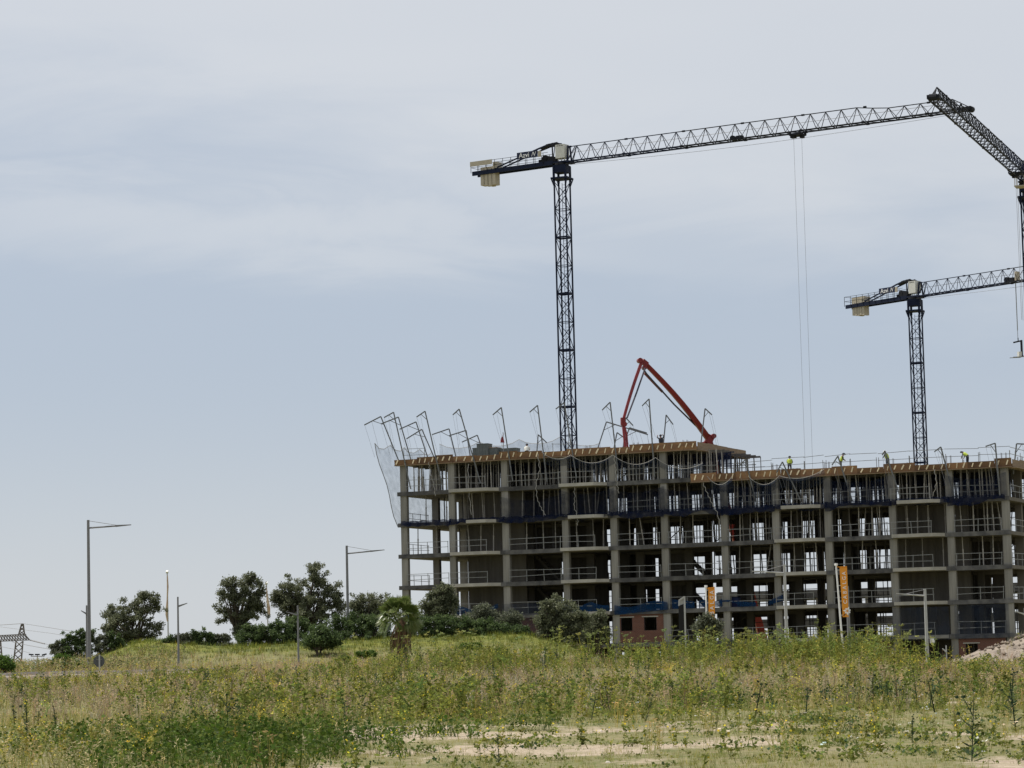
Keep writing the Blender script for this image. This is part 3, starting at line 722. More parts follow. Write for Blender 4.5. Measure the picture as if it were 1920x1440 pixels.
net('safety_net', rows, MT['net_white'], 'white safety net strung upright along the back roof edge behind the crates', 'white safety nets', border=0.025)
# net skirts slung under the formwork, a pale rope along each scalloped edge
sw = [(1016, 848, 1070, 853), (1070, 853, 1149, 853), (1149, 853, 1229, 858), (1229, 858, 1318, 868), (1326, 893, 1372, 894), (1404, 894, 1461, 892), (1461, 892, 1545, 880)]
for k, (x0, y0, x1, y1) in enumerate(sw):
    Y0 = yf(x0) - 0.15; p0 = at(x0, y0, Y0); p1 = at(x1, y1, yf(x1) - 0.15)
    sag = 0.75 if k not in (0, 6) else 0.5
    rows = []
    for i in range(4):
        w = i / 3
        rows.append([p0.lerp(p1, j / 12) + Vector((0, 0, -sag * 4 * (j / 12) * (1 - j / 12))) * (1 - 0.2 * w) + Vector((0, 0, -1.05 * w)) + Vv * (0.9 * w) for j in range(13)])
    where = ['before the tall crane mast', 'just past the tall crane mast', 'under the pump hose', 'near the taller block end', 'at the roof step', 'over the seventh bay', 'over the eighth bay'][k]
    net('slung_net', rows, MT['net_thin'], f'scalloped net with pale border rope slung below the formwork, {where}', 'slung nets below the formwork', border=0.02)
# navy nets gathered along the floor edge below, bunched and sagging
for k in range(11):
    u0, u1 = CU_[k] - 0.1, CU_[k + 1] + 0.1; lv = 4
    rows = []
    d1 = [0.55, 0.5, 0.6, 0.75, 0.7, 0.8, 0.8, 0.65, 0.75, 0.55, 0.7][k]
    for i in range(4):
        w = i / 3
        rows.append([FP(u0 + (u1 - u0) * j / 14, -0.28 - 0.2 * w * (1 + math.sin(j * 1.9 + k)) * 0.5 - (1.0 if (k + 1) in (8, 10) and 3 < j < 13 and False else 0), Z(lv) + 0.22 - w * d1 * (0.8 + 0.5 * vnoise(u0 + (u1 - u0) * j / 14, k, 1.7, 33)) + 0.06 * math.sin(j * 2.3 + k)) for j in range(15)])
    net('debris_net', rows, MT['net_navy'], f'navy debris net bunched along the second top floor edge, {ordn(k + 1)} bay from the white net', 'navy nets on the floor edge')
# navy nets hung inside under the formwork
for bay in range(2, 12):
    u0, u1 = CU_[bay - 1] + 0.3, CU_[bay] - 0.3; lv = 5 if (u0 + u1) / 2 < U6 else 4
    s = 3.8; dr = random.uniform(1.0, 1.7)
    rows = [[FP(u0 + (u1 - u0) * j / 10, s + 0.1 * math.sin(j), Z(lv + 1) - SL - 0.1 - w * (dr + 0.2 * math.sin(j * 0.8 + bay))) for j in range(11)] for w in (0, 0.5, 1)]
    net('hung_net', rows, MT['net_navy'], f'navy net hung inside below the top slab, {ordn(bay)} bay from the white net', 'navy nets under the top slabs')
# thin dark veils hung before the storeys under the formwork
for bay in (3, 4, 5, 6, 7, 8, 9, 10, 11):
    u0, u1 = CU_[bay - 1] - 0.3, CU_[bay] + 0.3; k = random.random()
    if bay in (8, 10): continue
    rows = [[FP(u0 + (u1 - u0) * j / 12, -0.4 - 0.12 * math.sin(j * 1.1 + bay) * w, Z(4) + 0.1 + (1 - w) * (2.5 - 0.5 * k - 0.5 * math.sin(math.pi * j / 12))) for j in range(13)] for w in (0, .33, .66, 1)]
    net('veil_net', rows, MT['net_veil'], f'thin dark veil net hung before the open storey over the second top floor, {ordn(bay)} bay', 'thin veil nets')
# blue mesh tied along the lower guardrails
def rail_mesh(px0, px1, lv, lo, hi, label, s=-0.14, m='net_blue'):
    u0, u1 = u_of(px0), u_of(px1)
    rows = []
    for i in range(4):
        w = i / 3
        rows.append([FP(u0 + (u1 - u0) * j / 16, s - 0.08 * math.sin(j * 1.7 + i), Z(lv) + hi(j / 16) * (1 - w) + lo(j / 16) * w) for j in range(17)])
    net('rail_mesh', rows, MT[m], label, 'blue mesh on the guardrails')
rail_mesh(756, 808, 1, lambda t: 0.0, lambda t: 0.28 + 0.1 * math.sin(t * 9), 'blue mesh crumpled on the floor edge of the end bay above the olive tree')
rail_mesh(851, 870, 1, lambda t: 0.15, lambda t: 1.05 - 0.5 * t, 'blue mesh knotted round the second column above the olive tree')
rail_mesh(866, 940, 1, lambda t: 0.25 + 0.5 * abs(2 * t - 1) ** 1.5 - 0.1, lambda t: 0.45 + 0.6 * abs(2 * t - 1) ** 1.5, 'rope of twisted blue mesh sagging across the second bay balcony', s=-1.1)
rail_mesh(940, 1060, 1, lambda t: -0.1, lambda t: 1.0, 'thin blue mesh stretched over the third bay guardrail', m='net_thin')
rail_mesh(1057, 1147, 1, lambda t: 0.02, lambda t: 0.95 - 0.4 * abs(math.sin(t * 5)), 'blue mesh stretched along the fourth bay balcony rail', s=-1.1)
rail_mesh(1150, 1250, 1, lambda t: -0.35 * (1 - t), lambda t: 0.6 - 0.25 * math.sin(t * 6), 'blue mesh sagging over the floor edge above the brick wall')
rail_mesh(1258, 1300, 1, lambda t: 0.05, lambda t: 0.95 - 0.3 * t, 'blue mesh bunched on the rail above the black sign board')
rail_mesh(1308, 1352, 1, lambda t: 0.1, lambda t: 0.7 + 0.1 * math.sin(t * 8), 'blue mesh on the rail above the cut-off orange banner')
rail_mesh(1345, 1385, 1, lambda t: 0.45 + 0.5 * t - 0.7 * t * t, lambda t: 0.62 + 0.6 * t - 0.9 * t * t, 'twisted blue mesh over the seventh column')
rail_mesh(1380, 1415, 1, lambda t: 0.05, lambda t: 0.6 - 0.2 * t, 'blue mesh heap on the floor edge behind the pale street lamp')
rail_mesh(1438, 1466, 1, lambda t: 0.1 + 0.4 * t, lambda t: 0.5 + 0.55 * t, 'blue mesh tied up to the eighth column')
rail_mesh(960, 1055, 0, lambda t: -0.3, lambda t: 2.6, 'thin blue mesh curtain closing the third bay above the bushes', m='net_thin')
rail_mesh(1675, 1780, 0, lambda t: -0.4, lambda t: 2.5, 'thin blue mesh curtain behind the pole lamp near the dirt heap', m='net_thin', s=-1.25)
rail_mesh(1784, 1886, 0, lambda t: -0.4, lambda t: 2.6, 'thin blue mesh curtain in the corner bay above the dirt heap', m='net_thin')
rail_mesh(1258, 1670, 0, lambda t: -0.45, lambda t: 0.2, 'thin blue mesh band along the first floor edge behind the banners', m='net_thin')
# dangling ropes on the facade
for k, (pts, w) in enumerate([([(1009, 851), (1012, 880), (1005, 910), (1007, 935), (1014, 952), (1023, 966)], 'third bay'), ([(1076, 900), (1078, 930), (1077, 950), (1084, 970), (1083, 985)], 'fourth bay beside its column'), ([(1151, 855), (1154, 880), (1157, 905), (1160, 925)], 'fifth column'),
                              ([(803, 866), (805, 880), (812, 905), (817, 930)], 'first bay'), ([(877, 870), (879, 920), (884, 965)], 'second bay'), ([(1318, 905), (1326, 925), (1335, 945), (1344, 960), (1352, 990)], 'step between the roofs'), ([(1752, 880), (1756, 905), (1750, 930)], 'tenth bay')]):
    P3 = [at(x + random.uniform(-0.6, 0.6), y, yf(x) - 0.4) for x, y in pts]
    Q3 = []
    for a_, b_ in zip(P3[:-1], P3[1:]):
        for t in range(4): Q3.append(a_.lerp(b_, t / 4) + U * (0.06 * (-1) ** t))
    tag(MB().tube(Q3 + [P3[-1]], 0.026, 5).at_base('rope', MT['rope'], P3[-1]), f'pale twisted rope dangling down the facade at the {w}', 'rope', 'ropes dangling on the facade')

# ------------------------------------------------------------------ crates, bag and workers on the roofs
for k, (x0, x1, y0, y1, s, w) in enumerate([(894, 916, 833, 848, 2.0, 'tallest of the dark grey crates on the roof'), (886, 897, 841, 849, 2.8, 'small dark grey crate half hidden by the tallest one'), (916.5, 933, 840, 848, 2.3, 'dark grey crate with a pale rim beside the tallest one'),
                                            (939, 952, 842, 848, 2.6, 'low crate under the dull red bag'), (953, 968, 841, 847.5, 2.6, 'low blue-grey crate by the foot of a net post')]):
    Yc = FP(u_of(x0, 21, s), s, 0).y; p0 = at(x0, y1, Yc); p1 = at(x1, y0, Yc); w_ = p1.x - p0.x; h = p1.z - Z(6)
    g = thing('crate', w, 'crate', (p0.x, Yc, Z(6)), BROT, 'crates on the taller roof')
    MB().span((0, 0, 0.1), (w_, 1.1, h)).build('box_body', MT['crate'], g)
    r_ = MB(); r_.span((-0.03, -0.03, h + 0.002), (w_ + 0.03, 1.13, h + 0.07)); r_.build('rim', MT['form_grey'] if k == 2 else MT['crate'], g)
    ft = MB()
    for x in (0.1, w_ - 0.1): ft.span((x - 0.06, 0.0, 0.0), (x + 0.06, 1.1, 0.098))
    ft.build('skid', MT['crate'], g)
    sl = MB()
    for q in range(1, 4): sl.span((w_ * q / 4 - 0.025, -0.022, 0.12), (w_ * q / 4 + 0.025, -0.002, h - 0.02))
    sl.build('rib', MT['crate'], g)
Yc = FP(u_of(942, 21, 1.6), 1.6, 0).y; bp_ = at(942, 829, Yc)
g = thing('bag', 'dull red bag hanging from a post beside the dark crates', 'bag', bp_, 0.4)
sm = MB().add([(-0.2, -0.1, 0), (0.16, -0.12, -0.06), (0.2, 0.1, 0), (-0.16, 0.12, -0.04), (-0.15, -0.07, 0.42), (0.1, -0.07, 0.36), (0.12, 0.07, 0.36), (-0.1, 0.07, 0.42), (0.0, -0.02, 0.55)], [(3, 2, 1, 0), (0, 1, 5, 4), (1, 2, 6, 5), (2, 3, 7, 6), (3, 0, 4, 7), (4, 5, 8), (5, 6, 8), (6, 7, 8), (7, 4, 8)])
sm.build('sack', MT['red_cloth'], g); MB().tube([(0, -0.02, 0.5), (0.1, 0, 0.75), (0.22, 0, 0.8)], 0.02, 4).build('strap', MT['red_cloth'], g)
pp = at(944.5, 848, Yc)
tag(MB().bar((pp.x, pp.y, Z(6)), (pp.x - 0.02, pp.y, bp_.z + 0.95), 0.06).at_base('bag_post', MT['galv'], Vector((pp.x, pp.y, Z(6)))), 'thin steel post carrying the dull red bag', 'post')

def person(loc, face, label, J, top='vest', helmet='white', legs='cloth_dark', sleeves='cloth_dark'):
    """one skinned body grown from a posed skeleton; J: joint -> local point (x right, y forward, z up)"""
    names = ['pelvis', 'chest', 'neck', 'head', 'crown', 'shl', 'ell', 'hal', 'shr', 'elr', 'har', 'hil', 'knl', 'anl', 'tol', 'hir', 'knr', 'anr', 'tor']
    rad = dict(pelvis=.15, chest=.165, neck=.06, head=.095, crown=.08, shl=.075, ell=.05, hal=.04, shr=.075, elr=.05, har=.04, hil=.1, knl=.065, anl=.045, tol=.04, hir=.1, knr=.065, anr=.045, tor=.04)
    E = [('pelvis', 'chest'), ('chest', 'neck'), ('neck', 'head'), ('head', 'crown'), ('chest', 'shl'), ('shl', 'ell'), ('ell', 'hal'), ('chest', 'shr'), ('shr', 'elr'), ('elr', 'har'), ('pelvis', 'hil'), ('hil', 'knl'), ('knl', 'anl'), ('anl', 'tol'), ('pelvis', 'hir'), ('hir', 'knr'), ('knr', 'anr'), ('anr', 'tor')]
    me = bpy.data.meshes.new('tmp'); me.from_pydata([J[n] for n in names], [(names.index(a), names.index(b_)) for a, b_ in E], [])
    o = bpy.data.objects.new('tmp', me); COL.objects.link(o)
    sk = o.modifiers.new('s', 'SKIN'); o.modifiers.new('u', 'SUBSURF').levels = 1
    for i, n in enumerate(names):
        me.skin_vertices[0].data[i].radius = (rad[n], rad[n] * (0.72 if n in ('pelvis', 'chest') else 1)); me.skin_vertices[0].data[i].use_root = i == 0
    dg = bpy.context.evaluated_depsgraph_get(); bm_ = bpy.data.meshes.new_from_object(o.evaluated_get(dg)); bpy.data.objects.remove(o)
    bm_.name = 'body'; bm_.materials.clear()
    for m in (MT['skin'], MT[legs], MT[sleeves]): bm_.materials.append(m)
    jp = {n: Vector(J[n]) for n in names}
    for p in bm_.polygons:
        c = p.center; n = min(names, key=lambda q: (jp[q] - c).length)
        p.material_index = 0 if n in ('head', 'crown', 'neck', 'hal', 'har') else 2 if n in ('chest', 'shl', 'shr', 'ell', 'elr') else 1
        p.use_smooth = True
    g = thing('person', label, 'person', loc, face, 'workers on the roofs')
    inst('body', bm_, g)
    sp = (jp['neck'] - jp['pelvis']); t = MB(); rw = []
    fwd = Vector((0, 1, 0)); rt = Vector((1, 0, 0)); ax = sp.normalized(); fw = ax.cross(rt) * -1
    for k in range(6):
        w = k / 5; c = jp['pelvis'].lerp(jp['neck'], 0.05 + 0.86 * w); a_ = 0.2 + 0.05 * math.sin(w * 2.6) - 0.08 * (w > 0.9); b2 = 0.145 + 0.025 * w - 0.04 * (w > 0.9)
        rw.append([c + rt * a_ * math.cos(q * math.pi / 5) + fw * b2 * math.sin(q * math.pi / 5) for q in range(11)])
    t.sheet(rw); t.build(top if top == 'vest' else 'jacket', MT[top], g, smooth=True)
    hd = (jp['crown'] - jp['head']).normalized(); hm = MB(); rw = []
    for k in range(4):
        a_ = k / 3 * math.pi / 2; c = jp['head'] + hd * (0.05 + 0.14 * math.sin(a_)); r_ = 0.135 * math.cos(a_) + 0.004
        rw.append([c + (rt * math.cos(q * math.pi / 5) + fwd * 1.15 * math.sin(q * math.pi / 5)) * r_ for q in range(11)])
    hm.sheet(rw); hm.tube([jp['head'] + hd * 0.05 + fwd * 0.1, jp['head'] + hd * 0.045 + fwd * 0.2], [0.1, 0.05], 6)
    hm.build('helmet', MT[helmet], g, smooth=True)
    return g
def pose(kind):
    S = dict(pelvis=(0, 0, .95), chest=(0, .02, 1.3), neck=(0, .02, 1.5), head=(0, .05, 1.61), crown=(0, .04, 1.72), shl=(-.19, .02, 1.42), ell=(-.26, -.02, 1.15), hal=(-.24, .12, .92), shr=(.19, .02, 1.42), elr=(.26, -.02, 1.15), har=(.24, .12, .92),
             hil=(-.1, 0, .9), knl=(-.12, .04, .48), anl=(-.13, -.02, .08), tol=(-.14, .14, .04), hir=(.1, 0, .9), knr=(.12, .04, .48), anr=(.13, -.02, .08), tor=(.14, .14, .04))
    if kind == 'bend':
        S.update(chest=(0, .28, 1.13), neck=(0, .42, 1.25), head=(0, .5, 1.31), crown=(0, .58, 1.39), shl=(-.19, .33, 1.2), ell=(-.24, .45, .95), hal=(-.2, .55, .72), shr=(.19, .33, 1.2), elr=(.24, .45, .95), har=(.2, .55, .72))
    if kind == 'lean':
        S.update(chest=(0, .12, 1.27), neck=(0, .2, 1.45), head=(0, .26, 1.55), crown=(0, .28, 1.66), shl=(-.19, .14, 1.38), ell=(-.25, .25, 1.13), hal=(-.16, .45, 1.02), shr=(.19, .14, 1.38), elr=(.25, .25, 1.13), har=(.16, .45, 1.02))
    if kind == 'up':
        S.update(ell=(-.36, .1, 1.52), hal=(-.26, .15, 1.8), elr=(.36, .1, 1.5), har=(.22, .2, 1.74))
    if kind == 'crouch':
        S.update(pelvis=(0, -.1, .5), chest=(0, .08, .82), neck=(0, .16, 1.0), head=(0, .21, 1.1), crown=(0, .23, 1.21), shl=(-.19, .1, .93), ell=(-.27, .3, .75), hal=(-.2, .48, .62), shr=(.19, .1, .93), elr=(.27, .3, .75), har=(.2, .48, .62),
                 hil=(-.1, -.08, .47), knl=(-.17, .34, .5), anl=(-.15, .06, .08), tol=(-.16, .22, .04), hir=(.1, -.08, .47), knr=(.17, .34, .5), anr=(.15, .06, .08), tor=(.16, .22, .04))
    return S
def wp(px, s, z): return FP(u_of(px, z, s), s, z)
person(wp(1481, 1.6, Z(5)), BROT + 0.2, 'worker in a yellow vest seen from behind beside a bright net post', pose('lean'), helmet='cloth_dark')
person(wp(1577, 1.6, Z(5)), BROT - 1.3, 'worker in a yellow vest and dark helmet bending at the formwork edge', pose('lean'), helmet='cloth_dark')
person(wp(1665, 1.2, Z(5)), BROT + 1.2, 'worker in a white helmet and yellow vest standing by a net post', pose('lean'), helmet='white')
person(wp(1815, 3.0, Z(5)), BROT + 1.3, 'worker in a yellow vest bowing down near the far roof corner', pose('bend'), helmet='cloth_dark')
person(wp(988, 2.4, Z(6) - 0.5 + 0.5), BROT + 0.3, 'worker in pale clothes with a dark helmet crouching past the crates', pose('crouch'), top='cloth_pale', helmet='cloth_dark', sleeves='cloth_pale')
person(wp(1240, 7.0, Z(6)), BROT + 3.0, 'worker in dark clothes holding both arms up under the red boom', pose('up'), top='cloth_dark', helmet='cloth_dark')

# ------------------------------------------------------------------ tower cranes
def mast_section(w, h, panels):
    m = MB(); c = w / 2; cor = [(-c, -c), (c, -c), (c, c), (-c, c)]
    for x, y in cor: m.bar((x, y, 0), (x, y, h), 0.13)
    ph = h / panels
    for k in range(panels):
        for i in range(4):
            a, b_ = cor[i], cor[(i + 1) % 4]
            if (k + i) % 2: a, b_ = b_, a
            m.bar((*a, k * ph), (*b_, (k + 1) * ph), 0.058, caps=False)
            if k % 2 == 0: m.bar((*cor[i], k * ph + 0.03), (*cor[(i + 1) % 4], k * ph + 0.03), 0.06, caps=False)
    for i in range(4): m.bar((*cor[i], 0.05), (*cor[(i + 1) % 4], 0.05), 0.1, 0.16, caps=False)
    for q in np.arange(0.3, h, 0.3): m.bar((-0.2, c - 0.12, q), (0.2, c - 0.12, q), 0.028, caps=False)
    for x in (-0.2, 0.2): m.bar((x, c - 0.12, 0), (x, c - 0.12, h), 0.04, caps=False)
    return m.mesh('mast_section', MT['navy'])
MS = mast_section(1.2, 5.6, 4)
def jib_section(x0, n, p, hf, w=1.05, last=False):
    m = MB(); x1 = x0 + n * p
    for y in (-w / 2, w / 2): m.bar((x0, y, 0), (x1, y, 0), 0.11, 0.13)
    for k in range(n):
        xa = x0 + k * p; xm = xa + p / 2; xb = xa + p
        for y in (-w / 2, w / 2):
            m.bar((xm, 0, hf(xm)), (xa, y, 0.04), 0.05, caps=False); m.bar((xm, 0, hf(xm)), (xb, y, 0.04), 0.05, caps=False)
        m.bar((xa, -w / 2, 0), (xa, w / 2, 0), 0.06, caps=False); m.bar((xa, -w / 2, 0), (xb, w / 2, 0), 0.05, caps=False)
        m.bar((xm - (p if k or x0 > 1 else p * 0.4), 0, hf(xm - p if k or x0 > 1 else xm)), (xm, 0, hf(xm)), 0.08, 0.075)
    m.box((x0 + 0.02, 0, hf(x0)), (0.3, 0.14, 0.16)); m.box((x0 + 0.02, -w / 2, 0), (0.3, 0.2, 0.2)); m.box((x0 + 0.02, w / 2, 0), (0.3, 0.2, 0.2))
    if last: m.bar((x1 - p / 2, 0, hf(x1 - p / 2)), (x1 + 0.9, 0, 0.15), 0.08); m.box((x1 + 0.5, 0, 0.05), (1.1, w * 0.95, 0.32)); m.tube([(x1 + 0.95, -0.3, 0.0), (x1 + 0.95, 0.3, 0.0)], 0.28, 10)
    return m
def text(body, parent, loc, mrot, size, m, name='lettering', ext=0.012):
    cu = bpy.data.curves.new(name, 'FONT'); cu.body = body; cu.size = size; cu.extrude = ext; cu.align_x = 'CENTER'; cu.align_y = 'CENTER'; cu.materials.append(m)
    cu.offset = 0.006 * size
    t_ = bpy.data.objects.new('tmp', cu); COL.objects.link(t_); bpy.context.view_layer.update()
    me = bpy.data.meshes.new_from_object(t_.evaluated_get(bpy.context.evaluated_depsgraph_get())); bpy.data.objects.remove(t_); me.name = name
    o = bpy.data.objects.new(name, me); COL.objects.link(o); o.parent = parent
    mm = mrot.to_4x4(); mm.translation = loc; o.matrix_local = mm
    return o
ROT_FRONT = Matrix(((1, 0, 0), (0, 0, -1), (0, 1, 0)))          # writing upright, seen from -y
def crane(base, beta, jz, label, npan, panels_visible, cover, weights, trolley_x, rope_len, sign=True, mast_yaw=BROT, rope_r=0.013):
    g = thing('tower_crane', label, 'crane', base, beta, 'tower cranes')
    my = mast_yaw - beta
    n = int(math.ceil((jz - 1.2) / 5.6)); z = jz - 1.9 - 5.6
    while z > -5.6:
        h = 5.6 if z >= 0 else 5.6 + z
        inst('mast_section', MS, g, (0, 0, max(z, 0.0)), (0, 0, my), (1, 1, h / 5.6)); z -= 5.6
    rm = Matrix.Rotation(my, 3, 'Z')
    hd = MB(); hd.box((0, 0, jz - 1.55), (1.75, 1.75, 0.16), rm); hd.box((0, 0, jz - 0.62), (1.35, 1.35, 0.75), rm)
    for x, y in ((-.62, -.62), (.62, -.62), (.62, .62), (-.62, .62)):
        v = rm @ Vector((x, y, 0)); hd.bar((v.x, v.y, jz - 1.9), (v.x, v.y, jz - 0.3), 0.18); hd.bar((v.x * 1.35, v.y * 1.35, jz - 1.55), (v.x, v.y, jz - 2.3), 0.1)
    hd.build('mast_head', MT['navy'], g)
    MB().tube([(0, 0, jz - 0.24), (0, 0, jz - 0.02)], 0.72, 16).build('slewing_ring', MT['crane_dark'], g)
    # jib: triangular lattice, shallower towards the tip
    p = 1.6
    hf = lambda x: 1.55 if x < 32.9 else 1.55 - 0.42 * min(1, (x - 32.9) / 1.6) if x < 40 else 1.13
    k = 0
    while k < npan:
        q = min(4, npan - k)
        jib_section(1.0 + k * p, q, p, hf, last=k + q >= npan).build('jib_section', MT['navy'] if k < 8 else MT['crane_dark'], g, (0, 0, jz)); k += q
    MB().tube([(1.0, 0.1, jz + 0.95), (1.0 + npan * p, 0.05, jz + 0.8)], 0.02, 4, caps=False).build('hoist_line', MT['cable'], g)
    MB().tube([(1.0 + npan * p * t, 0, jz - 0.25 - 0.4 * math.sin(math.pi * t)) for t in np.linspace(0, 1, 12)], 0.016, 4, caps=False).build('trolley_line', MT['cable'], g)
    tw = MB(); 
    for y in (-0.45, 0.45): tw.bar((0.9, y, jz), (0.9, y * 0.35, jz + 1.62), 0.13); tw.bar((0.9, y, jz + 0.1), (1.7, y * 0.3, jz + 1.5), 0.07)
    tw.box((0.1, 0, jz + 0.06), (1.9, 1.2, 0.14)); tw.build('jib_foot', MT['navy'], g)
    mt = MB(); mt.box((0.45, -0.2, jz - 0.32), (0.1, 0.5, 0.2)); mt.box((1.3, -0.5, jz - 0.25), (0.95, 0.3, 0.12)); mt.build('platform', MT['crane_dark'], g)
    # counter jib
    cj = MB()
    for y in (-0.5, 0.5): cj.bar((-10.2, y, jz + 0.0), (-0.7, y, jz + 0.05), 0.16, 0.42)
    for x in np.arange(-9.8, -0.8, 1.0): cj.bar((x, -0.5, jz), (x, 0.5, jz), 0.08, caps=False)
    cj.span((-7.4, -0.42, jz + 0.215), (-0.9, 0.42, jz + 0.235)); cj.build('counter_jib', MT['navy'], g)
    rl = MB()
    for y in (-0.62, 0.62):
        for x in np.arange(-10.3, -1.0, 0.95): rl.bar((x, y, jz + 0.05), (x, y, jz + 1.15), 0.04, caps=False)
        for zz_ in (0.62, 1.15): rl.bar((-10.3, y, jz + zz_), (-1.2, y, jz + zz_), 0.035, caps=False)
    for zz_ in (0.62, 1.15): rl.bar((-10.3, -0.62, jz + zz_), (-10.3, 0.62, jz + zz_), 0.035, caps=False)
    rl.build('railing', MT['crane_dark'], g)
    for y in (-0.4, 0.4):
        MB().bar((-7.6, y, jz + 0.28), (-2.6, y, jz + 1.62), 0.09, 0.13).bar((-2.6, y, jz + 1.62), (-1.1, y, jz + 1.98), 0.11, 0.15).build('tie_bar', MT['navy'], g)
    ap = MB()
    for y in (-0.4, 0.4):
        ap.bar((-0.75, y, jz + 0.1), (-0.8, y, jz + 2.05), 0.1); ap.bar((-1.5, y, jz + 1.9), (-0.2, y, jz + 2.0), 0.13, 0.2); ap.bar((-0.2, y, jz + 2.0), (0.85, 0.0, jz + 1.6), 0.1)
        ap.bar((-0.75, y, jz + 0.1), (-0.45, y, jz + 2.0), 0.06)
    ap.bar((-0.8, -0.4, jz + 2.02), (-0.8, 0.4, jz + 2.02), 0.14); ap.box((-1.9, 0, jz + 1.82), (0.9, 0.75, 0.1), Matrix.Rotation(-0.25, 3, 'Y')); ap.build('apex_frame', MT['crane_dark'], g)
    wi = MB(); wi.tube([(-1.7, -0.4, jz + 0.6), (-1.7, 0.4, jz + 0.6)], 0.36, 12); wi.box((-1.15, 0, jz + 0.5), (0.7, 0.8, 0.5)); wi.box((-2.3, 0.1, jz + 0.42), (0.5, 0.6, 0.35)); wi.build('winch', MT['crane_dark'], g)
    cb = MB(); cb.span((-0.32, -0.62, jz + 0.42), (0.72, 0.3, jz + 1.78)); co = cb.build('cabinet', MT['cabinet'], g)
    d_ = MB()
    for x in (-0.05, 0.2, 0.45): d_.span((x - 0.09, -0.632, jz + 1.62), (x + 0.09, -0.622, jz + 1.68))
    d_.build('vent', MT['crane_dark'], co)
    lg = MB()
    for x in (-0.2, 0.15, 0.5): lg.bar((x, -0.3, jz + 0.12), (x + 0.08, -0.3, jz + 0.415), 0.08)
    lg.build('cabinet_leg', MT['white'], g)
    if sign:
        so = MB().span((-4.75, -0.72, jz + 0.82), (-2.35, -0.66, jz + 1.48)).build('sign', MT['sign_navy'], g)
        text('Azvi', so, Vector((-3.9, -0.735, jz + 1.13)), ROT_FRONT, 0.7, MT['white'])
        mk = MB()
        for x, c in ((-3.05, 0), (-2.74, 0)): mk.add([(x, -0.733, jz + 0.93), (x + 0.055, -0.733, jz + 0.93), (x + 0.24, -0.733, jz + 1.38), (x + 0.185, -0.733, jz + 1.38)], [(0, 1, 2, 3)])
        mk.add([(-2.87, -0.734, jz + 1.33), (-2.8, -0.734, jz + 1.38), (-2.66, -0.734, jz + 1.0), (-2.7, -0.734, jz + 0.95)], [(0, 1, 2, 3)])
        mk.build('emblem', MT['white'], so)
        MB().span((-2.3, -0.7, jz + 0.8), (-1.95, -0.64, jz + 1.4)).build('side_plate', MT['beige'], g)
    for k in range(weights):
        x = -9.3 + k * (0.46 if weights < 5 else 0.38) ; t = 0.38 if weights < 5 else 0.33
        lo, up = (-1.4, 0.55) if weights < 5 else (-1.2, 0.95)
        MB().span((x, -0.415 - 0.02 * (k % 2), jz + lo + (0.12 if k == 0 else 0) + 0.06 * (k % 2)), (x + t, 0.415, jz + up)).build('counterweight', MT['beige'], g)
    MB().span((-7.75, -0.5, jz + 0.3), (-7.3, 0.5, jz + 0.95)).build('ballast_box', MT['beige'], g)
    if cover: MB().span((-10.35, -0.7, jz + 0.72), (-7.75, -0.64, jz + 1.2)).build('cover_panel', MT['beige'], g)
    # trolley and ropes
    if trolley_x:
        t = MB(); t.box((trolley_x, 0, jz - 0.28), (1.25, 1.2, 0.16)); t.box((trolley_x - 0.35, -0.2, jz - 0.42), (0.45, 0.5, 0.3)); t.box((trolley_x + 0.42, 0.1, jz - 0.45), (0.3, 0.5, 0.3))
        for x in (-0.5, 0.5):
            for y in (-0.6, 0.6): t.tube([(trolley_x + x, y - 0.06, jz - 0.17), (trolley_x + x, y + 0.06, jz - 0.17)], 0.13, 8)
        t.build('trolley', MT['crane_dark'], g)
        for x in (-0.42, 0.42):
            MB().tube([(trolley_x + x, 0, jz - 0.5), (trolley_x + x * 0.9, 0, jz - rope_len)], rope_r, 4, caps=False).build('hoist_rope', MT['cable'], g)
    return g
def horiz(px, py, H):
    """ground point whose upright carries height H at that pixel"""
    d = ray(px, py); k = (H - CAM.z) / d.z; p = CAM + d * k; return Vector((p.x, p.y, 0))
# tall crane
J1 = 50.6
M1 = horiz(1053, 306, J1); T1 = horiz(1826, 204, J1); b1 = math.atan2(T1.y - M1.y, T1.x - M1.x)
s1 = (T1 - M1).length; np1 = int(round((s1 - 2.2) / 1.6))
c1 = crane(M1, b1, J1, 'tall navy tower crane behind the building, long jib reaching over the site', np1, 0, True, 4, 26.0, 36.0)
w2 = MB(); w2.tube([(19.2, -0.3, J1 + 0.2), (19.2, 0.3, J1 + 0.2)], 0.26, 10); w2.box((19.9, 0, J1 + 0.2), (0.6, 0.5, 0.35)); w2.build('trolley_winch', MT['crane_dark'], c1)
# smaller crane to the right of it
J2 = 41.3
M2 = horiz(1715, 557.5, J2); E2 = horiz(1921, 526, J2); b2 = math.atan2(E2.y - M2.y, E2.x - M2.x)
c2 = crane(M2, b2, J2, 'lower navy tower crane standing behind the lower roof', 27, 0, False, 5, 0, 0)
# third crane: jib coming towards the camera from a mast at the picture's edge
J3 = 46.0
M3 = horiz(1927, 340, J3); T3 = horiz(1748, 181, J3); b3 = math.atan2(T3.y - M3.y, T3.x - M3.x)
np3 = int(round(((T3 - M3).length - 2.0) / 1.6))
c3 = crane(M3, b3, J3, 'dark tower crane whose jib slants down towards its half hidden mast', np3, 0, False, 5, 6.4, 14.0, mast_yaw=BROT, rope_r=0.016)
bk = MB(); bk.box((4.2, 0, J3 - 1.15), (1.3, 1.0, 0.12)); 
for x in (3.6, 4.8):
    for y in (-0.45, 0.45): bk.bar((x, y, J3 - 1.1), (x, y, J3 - 0.1), 0.05, caps=False)
bk.build('maintenance_basket', MT['beige'], c3)
